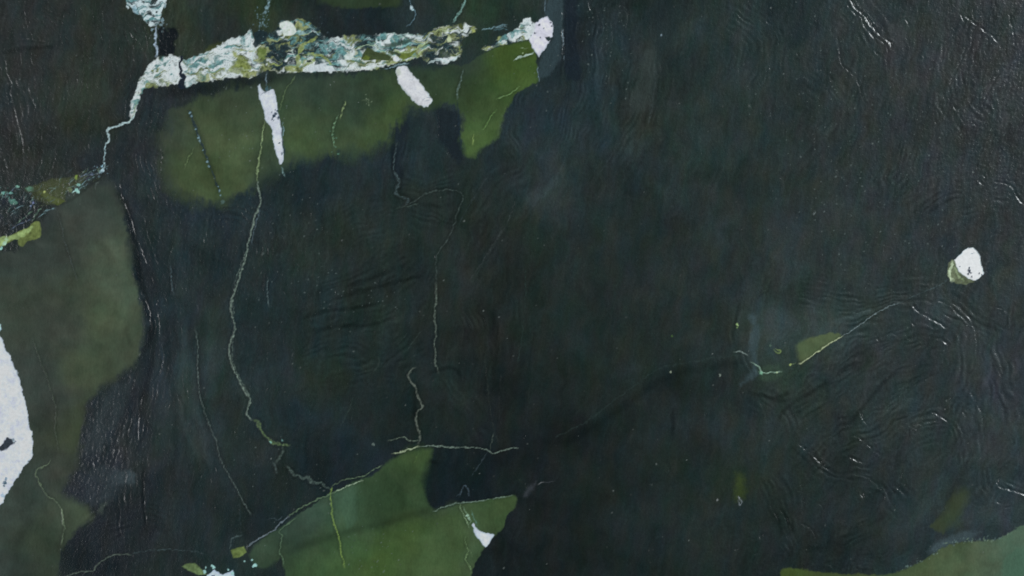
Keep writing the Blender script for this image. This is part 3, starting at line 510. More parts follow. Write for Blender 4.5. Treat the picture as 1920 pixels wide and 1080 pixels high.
retone([(388,1066),(396,1062),(404,1068),(412,1076),(414,1090),(380,1090),(386,1078)], (40,60,60), 2, .4)
patch([(388,1078),(396,1074),(402,1068),(406,1072),(414,1075),(420,1077),(432,1072),(438,1070),(438,1085),(440,1120),(384,1120)], 'white_inclusion', 'jagged white fleck at the bottom edge', .9, 2.0, 0, kind='white', field=white_field((190,204,222)))
for q in ((397,1060,2),(400,1064,2),(384,1072,2.6),(386,1064,1.3),(428,1068,1.6),(436,1075,3),(478,1058,2.6),(476,1061,2.2),(472,1050,1.7),(458,1052,1.3)): crumb(q[0], q[1], q[2], (160,205,200))
retone([(396,1080),(402,1078),(404,1090),(396,1090)], (28,40,44), 1)

# ------------------------------------------------------------------ veins
vein([(497,226),(493,245),(491,262),(489,280),(486,295),(483,315),(482,340)], (140,160,116), 1.5, 'vein', 'yellow green start of the long vein under the white splinter', broken=.45)
vein([(483,338),(484,355),(487,366),(489,380),(483,394),(479,404),(473,425),(468,445),(464,462),(462,478),(455,500),(447,525),(440,545),(435,562),(433,580),(437,598),(441,610),(437,628),(431,645),(430,662),(433,680),(441,697),
      (448,712),(455,727),(465,742),(469,750),(465,764),(463,778),(472,787)], (122,138,126), 1.8, 'vein', 'long crooked pale vein running down from the white splinter', broken=.5, h=.4)
vein([(470,440),(462,470),(451,500),(441,530),(438,560),(438,590),(441,612),(436,645),(436,675),(447,703),(460,728),(471,748)], (96,112,104), 1.0, broken=.8, strength=.8, h=.3)
vein([(488,388),(484,405),(478,425),(475,440),(471,458)], (84,100,108), 1, broken=.6)
vein([(472,787,1.5),(482,790,4),(486,798,4.5),(490,808,3),(500,820,2.4),(510,828,4),(524,833,3.2),(543,835,1.4)], (92,112,76), 2.4, 'vein', 'mossy thickened lower part of the long crooked vein', broken=.5, h=.4)
crumb(507,829,1.6,(130,180,165)); crumb(529,826,1.2,(100,140,135))
vein([(532,838),(528,852),(522,862),(518,868)], (72,86,80), 2.4, 'vein', 'grey frayed branch below the mossy vein', broken=.7)
vein([(513,868),(517,878),(519,886)], (90,106,104), 2.6, 'vein', 'short grey frayed tuft of vein', broken=.7)
vein([(536,874,1),(541,878,2.6),(548,886,3),(552,892,2.6),(560,892,2),(568,896,3),(578,896,4),(584,904,4.4),(592,905,2.4),(602,906,2.4),(610,912,2),(620,917,2)], (80,96,90), 2.4, 'vein', 'zigzag grey vein reaching the green patch corner', broken=.6, h=.4)
vein([(622,912),(620,922),(620,935),(622,950),(624,970),(628,988),(633,1002),(637,1015),(639,1035),(643,1048),(646,1062)], (124,150,76), 1.7, 'vein', 'yellow green vein running down through the moss green patch', broken=.35)
vein([(755,386),(780,376),(800,362),(825,357),(850,357),(864,362),(868,372),(864,384),(858,398),(848,432),(835,455),(820,477),(818,500),(818,530)], (76,90,86), 1.1, 'vein', 'faint hooked vein right of centre left', broken=.6, strength=.7)
vein([(817,530),(818,548),(818,562),(815,580),(815,600),(818,618),(817,632),(814,646),(817,662),(816,678),(819,690),(823,700)], (92,104,94), 1.8, 'vein', 'upright grey vein in the middle of the dark stone', broken=.5, h=.5)
vein([(780,688,1),(771,695,1.6),(766,706,2),(772,717,2),(780,727,2.4),(782,738,2),(787,750,2.4),(792,762,2),(785,770,1.6),(780,785,2.4),(782,798,2.4),(786,810,2),(788,820,1.6),(785,834,1.6)], (100,108,98), 2, 'vein', 'short crooked grey vein standing on the horizontal vein', broken=.5, h=.5)
dark_stroke([(775,725),(778,760),(774,790)], 3, .75, 4)
vein([(735,851),(742,850),(755,846),(770,842),(785,838)], (168,182,148), 1.5, 'vein', 'bright left end of the horizontal vein', broken=.25)
vein([(785,838),(800,836),(820,836),(840,838),(870,839),(898,840),(914,844),(925,850),(940,845),(958,841),(972,839)], (122,140,128), 1.1, 'vein', 'thin horizontal vein above the dark blot', broken=.4)
vein([(728,827),(745,822),(757,820),(768,826),(785,827)], (112,128,112), 1, 'vein', 'wavy pale vein just above the horizontal one', broken=.5)
crumb(700,832,2.2,(110,124,118), .8)
vein([(785,843),(782,855),(777,868)], (84,110,62), 1, broken=.5, strength=.6); vein([(914,845),(905,862),(895,878),(884,892)], (62,74,80), .9, broken=.4, strength=.7); vein([(918,843),(921,830),(926,812)], (86,96,88), 1, broken=.5, strength=.7)
vein([(462,1026),(480,1013),(498,1003),(512,995),(520,988),(530,977),(542,969)], (118,132,140), 1.3, 'vein', 'pale diagonal vein rising from the bottom chip', broken=.3)
vein([(542,969),(560,955),(585,942),(605,932),(622,926),(636,919),(650,912),(665,906),(680,899)], (100,124,96), 1.1, 'vein', 'pale rim along the top of the moss green patch', broken=.4)
vein([(628,922),(648,913),(665,906),(680,901)], (165,185,158), .9, broken=.4)
vein([(622,912),(636,904),(650,899),(665,896),(680,893),(692,887),(705,878),(716,872)], (104,126,98), 1, 'vein', 'second thin rim just above the moss green patch', broken=.5)
vein([(556,971),(540,982),(527,992),(523,999),(530,1005),(526,1020),(525,1036),(530,1046),(532,1060)], (92,118,92), 1, 'vein', 'thin vein bounding the moss green patch on its left', broken=.4)
vein([(812,960),(825,953),(845,946),(870,942),(900,939),(930,934),(960,930)], (120,142,128), 1, 'vein', 'thin pale line on the top edge of the right green lobe', broken=.4)
vein([(1496,683),(1505,679),(1520,669),(1540,654),(1560,642),(1580,630)], (190,200,160), 1.1, 'vein', 'bright lower edge of the small triangular patch', broken=.3)
vein([(1580,630),(1596,620),(1615,607),(1635,593),(1655,580),(1672,572),(1686,568)], (118,134,136), .9, 'vein', 'thin straight diagonal vein running up from the triangular patch', broken=.35)
vein([(1376,660),(1386,659),(1396,662),(1404,667)], (140,156,150), 1, 'vein', 'tiny arched vein left of the bluish smudge', broken=.2)
vein([(1408,678),(1415,684),(1424,688),(1428,696),(1432,700),(1442,698),(1456,698),(1466,697)], (150,180,160), 1.1, 'vein', 'jagged bright vein under the bluish smudge', broken=.35)
crumb(1427,699,2.6,(130,180,150)); crumb(1457,698,1.6,(170,190,150)); crumb(1482,684,1.8,(160,176,110)); line([(1478,685),(1486,683),(1492,681)], (120,136,90), 1, .8)
vein([(1452,654),(1457,654),(1462,658),(1463,662),(1456,661),(1452,656)], (120,142,84), 1.2, 'vein', 'tiny yellow green ring', broken=.2); crumb(1445,649,2,(84,104,90),.7)
vein([(366,617),(369,630),(371,650),(371,680),(372,710),(374,735),(380,760),(388,785),(396,805),(404,825),(409,845),(416,865),(426,885),(436,902),(448,925),(460,948),(472,965)], (88,102,98), 1.0, 'vein', 'long faint vein left of the crooked one', broken=.5, h=.3)
vein([(500,975),(515,972),(520,976),(530,968)], (70,84,90), .9, broken=.6); vein([(432,1030),(434,1012),(444,1006),(453,1003)], (80,96,96), 1, broken=.6); vein([(449,940),(450,975),(452,1000)], (50,62,66), 1, broken=.3, strength=.6)
vein([(62,635),(68,655),(77,680),(88,705),(95,730),(102,750),(106,772),(104,795),(104,812),(108,830),(110,846)], (74,86,72), .9, 'vein', 'faint vein parallel to the large white inclusion', broken=.4, strength=.8)
vein([(96,862),(85,874),(69,882),(68,892),(76,908),(84,924),(96,934),(107,942),(115,955),(118,970),(121,988),(118,1005),(115,1022)], (100,116,92), 1.2, 'vein', 'pale vein in the olive patch at the lower left', broken=.4)
vein([(114,950),(117,965),(119,985)], (130,146,120), 1.2, broken=.4)
vein([(108,396),(113,412),(117,430),(120,448),(130,480),(138,505),(146,525)], (74,86,84), .9, 'vein', 'faint thread in the top of the left olive patch', broken=.6, strength=.7)
vein([(350,206,2.2),(356,210,2.6),(360,222,2.6),(366,236,3),(371,250,2.6),(378,268,2.6),(386,290,2.6),(393,308,2.2),(400,328,2),(407,348,1.8),(413,366,1.4)], (34,48,58), 2.5, 'dark_vein', 'straight dark vein slanting across the olive green patch', broken=.1, h=-.3, kind='dark')
for q in ((356,212,2),(359,218,1.2),(367,242,1.4),(372,258,1.8),(374,264,1.6),(380,282,1),(388,303,1.5),(391,312,1.3),(412,358,1.3),(414,366,1.3),(409,350,1)): crumb(q[0], q[1], q[2], (120,150,160), .85)
line([(372,252),(376,268)], (130,156,160), 1.1, .8); crumb(418,378,3,(84,108,106),.6)
vein([(365,276),(358,288),(352,300),(346,316)], (104,122,84), 1.1, 'vein', 'short dotted pale streak in the olive green patch', broken=.7)
vein([(554,142),(548,152),(540,160),(535,170),(531,183),(527,196),(524,206)], (92,112,78), 1, 'vein', 'thin curved vein right of the white splinter', broken=.3)
vein([(648,186),(646,196),(642,208),(638,224)], (130,148,104), 1.2, 'vein', 'dotted pale streak in the green, right one of the pair', broken=.75); vein([(634,215),(627,232),(624,248),(625,262),(628,275)], (112,144,112), 1.3, 'vein', 'dotted pale streak in the green, left one of the pair', broken=.75)
crumbs(627,262,4,10,1,(100,150,130),8,12,.6); crumbs(688,188,5,9,.9,(130,146,120),9,5,.7); line([(680,188),(690,190),(695,206)], (100,116,90), .8, .6, .7)
vein([(869,130,1),(864,148,1.6),(861,160,1.6),(858,172,2.2),(857,186,2)], (94,114,108), 1.6, 'vein', 'short grey dash in the right part of the green patch', broken=.5)
vein([(857,190),(860,215),(862,250),(866,280)], (30,42,56), 2, broken=.2, strength=.7, h=0)
vein([(930,185),(942,181),(954,177),(964,170),(974,163)], (112,142,92), 1.2, 'vein', 'pale streak beside the right tip of the green patch', broken=.4); vein([(931,206),(924,213),(918,222),(911,235),(904,244)], (100,132,78), 1.1, 'vein', 'pale curved streak low in the right tip of the green patch', broken=.5)
vein([(962,114,1),(972,109,2.2),(980,105,1.4),(988,104,2.2),(1000,98,1.4)], (180,200,190), 1.8, 'white_vein', 'white double dash under the white arrowhead', broken=.2)
line([(976,90),(990,91)], (160,180,150), 1, .8, .3); crumb(979,100,1.4,(140,160,120),.8); vein([(888,248),(887,260),(888,272)], (130,152,90), 1, broken=.4)
vein([(508,-20,3),(507,-5,3.4),(503,8,3.4),(499,18,3),(494,28,2.6)], (120,148,156), 3, 'white_vein', 'speckled grey white streak entering at the top above the band', broken=.8)
crumbs(492,45,8,40,1.1,(110,138,146),12,14,.7); crumbs(598,58,8,16,1.0,(70,84,92),15,14,.6)
vein([(768,-4),(769,6),(776,16),(779,24),(775,38),(768,46),(762,50)], (96,124,136), 1.1, 'vein', 'thin hooked vein at the top edge above the band', broken=.5); crumb(772,15,3,(180,200,205)); crumb(775,18,2,(170,200,205))
vein([(876,-30,1.6),(872,0,2),(868,12,2.6),(862,22,2.6),(856,32,2.4),(850,42,1.4)], (120,158,150), 2.2, 'vein', 'mint streak slanting down to the top of the band', broken=.45)
vein([(120,1082),(140,1074),(160,1072),(175,1070),(182,1060),(195,1050),(208,1042),(225,1040),(245,1040)], (96,110,98), 1.1, 'vein', 'thin wavy vein near the bottom left', broken=.45); vein([(245,1040),(262,1035),(285,1032),(320,1031),(360,1033),(386,1040)], (60,74,76), .9, broken=.6)
vein([(744,268,1),(741,285,1.4),(739,300,1.4),(738,318,1.6),(743,330,2.5),(748,340,3.4),(746,350,3.2),(742,360,2.4),(748,368,2.2),(758,371,3),(766,374,3),(762,381,3)], (66,82,84), 2.4, 'vein', 'grey frayed vein in the dark lobe under the green patch', broken=.7, h=.4)
vein([(740,392),(752,388),(770,386),(785,381)], (70,84,78), 1.1, broken=.6, strength=.7)
vein([(861,944),(866,958),(872,972),(880,990)], (130,155,120), 1.3, 'vein', 'feathery white streak left of the small white wedge', broken=.5); crumb(876,967,2.6,(160,190,170)); crumb(880,972,2,(150,180,160)); line([(868,950),(875,962),(882,975),(878,984)], (120,148,120), 1.2, .8, .4)
line([(884,957),(888,970),(896,986)], (100,140,130), .9, .7, .4)
vein([(872,1007),(873,1020),(878,1033),(873,1048),(880,1062),(884,1075)], (112,138,96), 1, 'vein', 'thin crooked vein below the small white wedge', broken=.5); vein([(880,1030),(886,1045)], (100,124,90), .8, broken=.5)
vein([(862,930),(866,918),(872,910),(878,920),(880,930)], (70,86,96), 1.4, 'vein', 'small grey hook above the right green lobe', broken=.6); vein([(855,932),(862,925)], (70,86,96), 1, broken=.4)
vein([(1008,909),(1014,906),(1020,905)], (120,122,124), 1, 'vein', 'short pale dash right of the green lobe', broken=.2); vein([(1020,905),(1040,903)], (62,66,70), .8, broken=.4)
vein([(320,498),(321,515),(322,532),(325,552)], (84,104,110), 1, 'vein', 'short dotted streak in the dark stone, left of the crooked vein', broken=.7); vein([(502,523),(501,540),(502,555),(504,575)], (104,122,122), .9, 'vein', 'short dotted streak in the dark stone, right of the crooked vein', broken=.7)
vein([(1055,55),(1056,70),(1056,85)], (150,170,180), 1.2, 'vein', 'short bright upright dash right of the white arrowhead', broken=.5); vein([(1057,105),(1057,113)], (130,150,160), 1, broken=.3); vein([(1007,125),(1009,140),(1011,152)], (110,130,140), 1, broken=.4); vein([(1022,-10),(1022,25)], (90,110,120), .9, broken=.5)
crumb(1382,609,2,(150,176,120)); crumb(1382,614,1.6,(130,160,100)); vein([(1385,930),(1388,940)], (150,156,160), 1.2, broken=.2); vein([(1384,938),(1386,946),(1391,942),(1388,934)], (130,138,144), .9, broken=.2)
vein([(1525,397),(1528,398),(1527,402),(1525,400)], (130,140,140), .8, broken=.1); crumb(1257,697,1.4,(140,150,130)); crumb(1350,704,1.4,(130,140,130)); crumb(1345,938,1.5,(130,134,134)); crumb(1260,630,1.6,(66,90,50)); crumb(1240,67,1.8,(110,126,136))
vein([(1194,491),(1196,488)], (120,134,136), .8, broken=.1); vein([(179,352),(180,345),(186,340)], (84,96,92), 1, broken=.3)
# streaked nest at the left edge
tone([(60,350),(95,338),(135,332),(165,326),(150,345),(120,360),(118,380),(90,386),(60,372)], (62,68,46), 3, .7, 2.5, .3)
rsn = np.random.RandomState(12)
for k in range(120):
    u, v = rsn.rand(), rsn.randn() * 11
    x0_, y0_ = -10 + 200 * u, 408 - 88 * u + v * (1.5 - u)
    a_ = math.radians(-30 + rsn.randn() * 16 - (18 if u < .4 else 0)); l_ = 5 + rsn.rand() * 13
    p_ = [(x0_, y0_), (x0_ + l_ * .5 * math.cos(a_), y0_ + l_ * .5 * math.sin(a_) + rsn.randn()), (x0_ + l_ * math.cos(a_), y0_ + l_ * math.sin(a_))]
    vein(p_, ((96,116,120),(88,104,110),(84,96,66),(110,136,130),(70,76,92))[k % 5], .7 + rsn.rand() * .5, broken=.8, seed=k, h=.5, strength=.3 + .6 * rsn.rand())
dark_stroke([(80,392),(130,376),(170,346),(192,328)], 2.5, .7, 3); dark_stroke([(0,440),(30,415),(70,400)], 4, .75, 5)
for k, pts in enumerate(([(40,356),(28,354),(30,350)], [(150,332),(165,326),(178,328)], [(135,350),(142,346),(150,347)], [(150,350),(160,340),(175,332)], [(160,330),(180,326),(190,322)], [(188,312),(184,322),(193,320)],
        [(135,362),(150,354),(165,345)], [(55,398),(60,385),(64,375)], [(62,412),(70,398),(80,388)], [(18,400),(30,392),(45,384)], [(20,430),(40,418),(60,412)], [(30,420),(50,405),(62,396)], [(80,398),(92,393),(104,392)],
        [(26,352),(20,362),(10,364)], [(0,368),(10,360),(18,362)], [(72,408),(80,402),(86,398)])):
    vein(pts, ((120,150,156),(96,110,130),(110,140,120))[k % 3], 1.0, broken=.7, seed=k, h=.5)
for q in ((143,357,3,(150,200,190)),(139,359,2.4,(170,210,200)),(147,360,2.4,(160,205,195)),(147,347,2.4,(140,190,180)),(131,356,4,(100,112,84)),(143,333,3,(120,140,70)),(193,320,2.6,(180,205,215)),(191,312,2,(150,190,205)),(33,350,2.6,(120,165,150)),
          (6,362,2.6,(110,160,150)),(20,362,2.2,(110,160,150)),(25,378,4,(90,140,122)),(30,380,2.4,(100,150,130)),(83,359,1.6,(170,180,110)),(62,380,1.6,(120,130,170)),(58,386,1.6,(110,125,160))): crumb(*q)
crumbs(12,366,9,16,1.3,(90,130,125),17,7,.7); crumbs(185,318,7,14,1.2,(120,150,160),18,6,.8); crumbs(150,350,14,22,1.0,(100,130,125),19,5,.6, -28)

# pale dust specks spread over the stone
rs = np.random.RandomState(44)
for k in range(620):
    x, y = rs.rand() * 2200 - 120, rs.rand() * 1300 - 80
    j, i = min(np.searchsorted(ay, y), NY - 1), min(np.searchsorted(ax, x), NX - 1)
    if PID[j, i] and PARTS[PID[j, i] - 1][2] in ('white', 'band'): continue
    b = 62 + rs.rand() ** 3 * 80
    crumb(x, y, 0.5 + rs.rand() * .7, (b * .94, b, b * .98), .4 + .4 * rs.rand())
for (x, y, r, n, ry) in ((1560,230,90,60,80),(1700,200,100,70,80),(680,1020,40,26,50),(720,1030,10,20,30),(450,190,40,12,40),(1130,40,25,34,30),(1150,120,25,16,50),(550,450,70,50,80),(1600,380,80,40,60),(1860,240,40,50,80),(480,850,30,10,60),(620,560,60,26,30),(1690,440,70,30,60),
                       (430,270,24,14,20),(500,220,60,14,40),(700,560,35,16,12),(1000,120,60,14,70)):
    crumbs(x, y, r, n, .8, (112,124,122), int(x + y), ry, .55)

# crust on the rim of the lower right patch and beside the left patch
for k in range(70):
    u = rsn.rand(); x_ = 1690 + 200 * u; y_ = np.interp(x_, [1690, 1700, 1740, 1780, 1815, 1860, 1890], [1068, 1064, 1043, 1020, 1013, 1011, 1001]) + rsn.randn() * 3
    crumb(x_, y_, .7 + rsn.rand() * .8, ((96,116,112),(110,130,110),(80,98,96))[k % 3], .3 + .5 * rsn.rand())
dark_stroke([(212,352),(232,378),(246,420),(254,470),(262,520),(274,570),(280,620),(272,665)], 5, .62, 5, j2=1.5)
# ------------------------------------------------------------------ relief of the leathered face
lens = sstep(-5, 5, 0 * X)
gx, gy = rot(X + J1x * 2, Y + J1y * 2, 10)
grain = 0.62 * perlin(X / 4.2, Y / 5.2, 221) + 0.55 * perlin(gx / 5.0, gy / 16.0, 231) + 0.4 * perlin(X / 9, Y / 9, 241)
slant = fbm(tx / 4.0, ty, 5, 2, 251)
grain = grain * (1 - 0.6 * lower_right) + slant * lower_right * .6
H += R * grain * 0.5
H += 0.3 * R * np.abs(fbm(X + J2x * 8, Y + J2y * 8, 26, 3, 261))
def rough_zone(pts, amount, soft=8, colour=None):
    sl, d = poly_dist(pts, 24, 3, 2); a = sstep(soft, -soft, d)
    a = a * np.clip(.35 + 1.1 * E1[sl] + .5 * cloud[sl], .05, 1.2)
    H[sl] += a * amount * .55 * (0.8 * perlin(X[sl] / 4.2, Y[sl] / 4.2, 271) + 0.6 * perlin(X[sl] / 7.5, Y[sl] / 7.5, 272)); C[sl] *= (1 + a * .18 * Jm[sl])[..., None]
    if colour: lay(sl, a * .6, colour)
rough_zone([(262,545),(274,560),(282,600),(277,640),(262,655),(262,610),(258,575)], .9, 5, (48,58,62))
rough_zone([(200,712),(240,700),(268,668),(268,690),(240,730),(215,760),(192,800),(165,850),(150,870),(152,820),(165,775),(180,740)], 1.2, 6, (44,52,56))
rough_zone([(150,870),(190,810),(222,800),(225,870),(205,900),(205,930),(175,945),(150,930),(120,930),(130,900)], .9, 8, (38,44,52))
rough_zone([(200,915),(212,925),(205,940),(190,962),(180,962),(190,940)], .6, 3, (66,76,70))
rough_zone([(1690,797),(1705,793),(1728,795),(1728,808),(1708,825),(1700,808)], 1.1, 4)
rough_zone([(1500,1050),(1560,1045),(1620,1058),(1650,1070),(1600,1072),(1510,1062)], .9, 5)
rough_zone([(1640,740),(1690,715),(1755,690),(1770,670),(1772,690),(1740,715),(1690,745),(1660,770)], .6, 5)
rough_zone([(0,370),(60,372),(70,395),(40,425),(0,440)], .9, 6, (38,44,54))
rough_zone([(130,345),(190,315),(196,325),(165,350),(130,372),(110,392),(100,388)], .9, 4)
rough_zone([(1840,60),(1925,60),(1925,320),(1860,280),(1840,180)], .35, 20)
rough_zone([(290,265),(310,265),(318,320),(300,330),(290,400),(275,380),(282,320)], .5, 6)
rough_zone([(296,52),(330,52),(336,66),(328,100),(298,104)], .8, 4)
def seed_lr(p): return p[0][0] > 1300 and p[0][1] > 500
def ripple(pts, amp, lam, sig, seed=0):
    sl, d, arc, side, wid, L = path_dist(spline(np.asarray(pts, np.float32), 6), sig * 2.4, 1.2, 5)
    s_ = d * np.sign(side)
    ph = s_ / lam * 2 * np.pi + 2.6 * perlin(s_ / 24, arc / 140, 401 + seed) + 2.6 * perlin(X[sl] / 65, Y[sl] / 65, 411 + seed) + 0.9 * perlin(s_ / 9, arc / 45, 402)
    env = np.exp(-(d / sig) ** 2) * np.clip(.35 + 1.3 * perlin(X[sl] / 34, Y[sl] / 34, 421 + seed), 0, 1) * sstep(-5, 30, arc) * sstep(-5, 30, L - arc)
    env = env * (1 - .8 * (PID[sl] > 0))
    wv = np.cos(ph); wv = np.sign(wv) * np.abs(wv) ** .7
    env2 = env * np.clip(.55 + 1.1 * perlin(s_ / 12, arc / 40, 441 + seed), 0, 1.2)
    H[sl] += amp * (1.15 if seed_lr(pts) else .75) * env2 * (wv + .35 * perlin(arc / 14, s_ / 4, 431 + seed))
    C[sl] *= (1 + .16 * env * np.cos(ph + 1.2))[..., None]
for k, r_ in enumerate([
([(1560,600),(1640,585),(1720,570),(1790,590),(1820,640),(1822,700),(1790,760),(1760,810),(1720,860)],.5,13,55),([(1475,785),(1550,728),(1630,672),(1700,640),(1750,630)],.6,12,45),([(1500,900),(1560,830),(1640,800),(1700,760),(1750,720)],.5,11,42),
([(1494,828),(1560,885),(1640,900),(1700,960)],.5,12,36),([(1840,700),(1850,800),(1820,900),(1740,980)],.4,16,45),([(1440,880),(1470,960),(1500,1040)],.45,11,32),([(1885,850),(1865,905),(1930,935)],.45,10,32),([(1395,735),(1450,760),(1480,830)],.45,12,35),
([(560,620),(660,590),(760,560),(820,500)],.45,12,45),([(600,560),(700,520),(780,480)],.5,10,40),([(860,440),(930,340),(990,300)],.35,14,50),([(880,540),(950,420),(980,360)],.4,13,40),([(820,700),(870,760),(920,830)],.3,13,40),([(960,500),(950,620),(940,760)],.35,13,55),
([(760,250),(745,330),(800,350),(870,330)],.4,10,30),([(250,480),(290,600),(280,700),(250,850),(250,960)],.45,11,45),([(330,600),(350,720),(400,900)],.35,15,45),([(300,190),(270,300),(300,400)],.45,9,32),([(1100,30),(1095,150),(1050,280)],.35,9,65),([(1220,90),(1200,220),(1140,320)],.35,12,50),
([(20,80),(40,200),(40,300)],.5,12,55),([(1600,0),(1660,100),(1620,220)],.4,13,55),([(1800,30),(1790,150),(1840,240)],.45,12,60),([(150,0),(170,120),(150,280)],.35,12,70),([(240,20),(270,120),(230,220)],.4,9,40),([(1500,120),(1580,220),(1500,330)],.3,14,60),
([(1700,420),(1780,360),(1900,360)],.4,12,60),([(1400,560),(1380,640),(1420,740)],.35,12,35),([(1480,540),(1600,560),(1720,540)],.35,9,35),([(400,400),(480,420),(500,560)],.35,11,60),([(620,700),(700,690),(790,620)],.35,13,55),([(150,1000),(240,960),(340,980)],.4,12,50),([(1560,720),(1600,640),(1680,600)],.5,10,40),([(1640,860),(1720,800),(1790,800),(1800,880)],.5,11,40),([(1560,1000),(1640,960),(1660,900)],.45,12,38),([(1900,560),(1880,680),(1910,800)],.4,14,45),([(1340,20),(1420,80),(1400,170)],.4,11,50),([(1720,250),(1700,330),(1640,380)],.4,10,45),([(1860,480),(1800,560),(1900,640)],.4,12,45),([(640,430),(740,400),(860,430)],.4,11,42),([(560,680),(640,660),(740,690),(800,660)],.35,13,45),([(980,150),(960,230),(990,300)],.35,11,35),([(870,560),(900,650),(890,760)],.4,10,32),([(60,20),(120,60),(110,130)],.4,10,40)]): ripple(*r_, seed=k % 9)
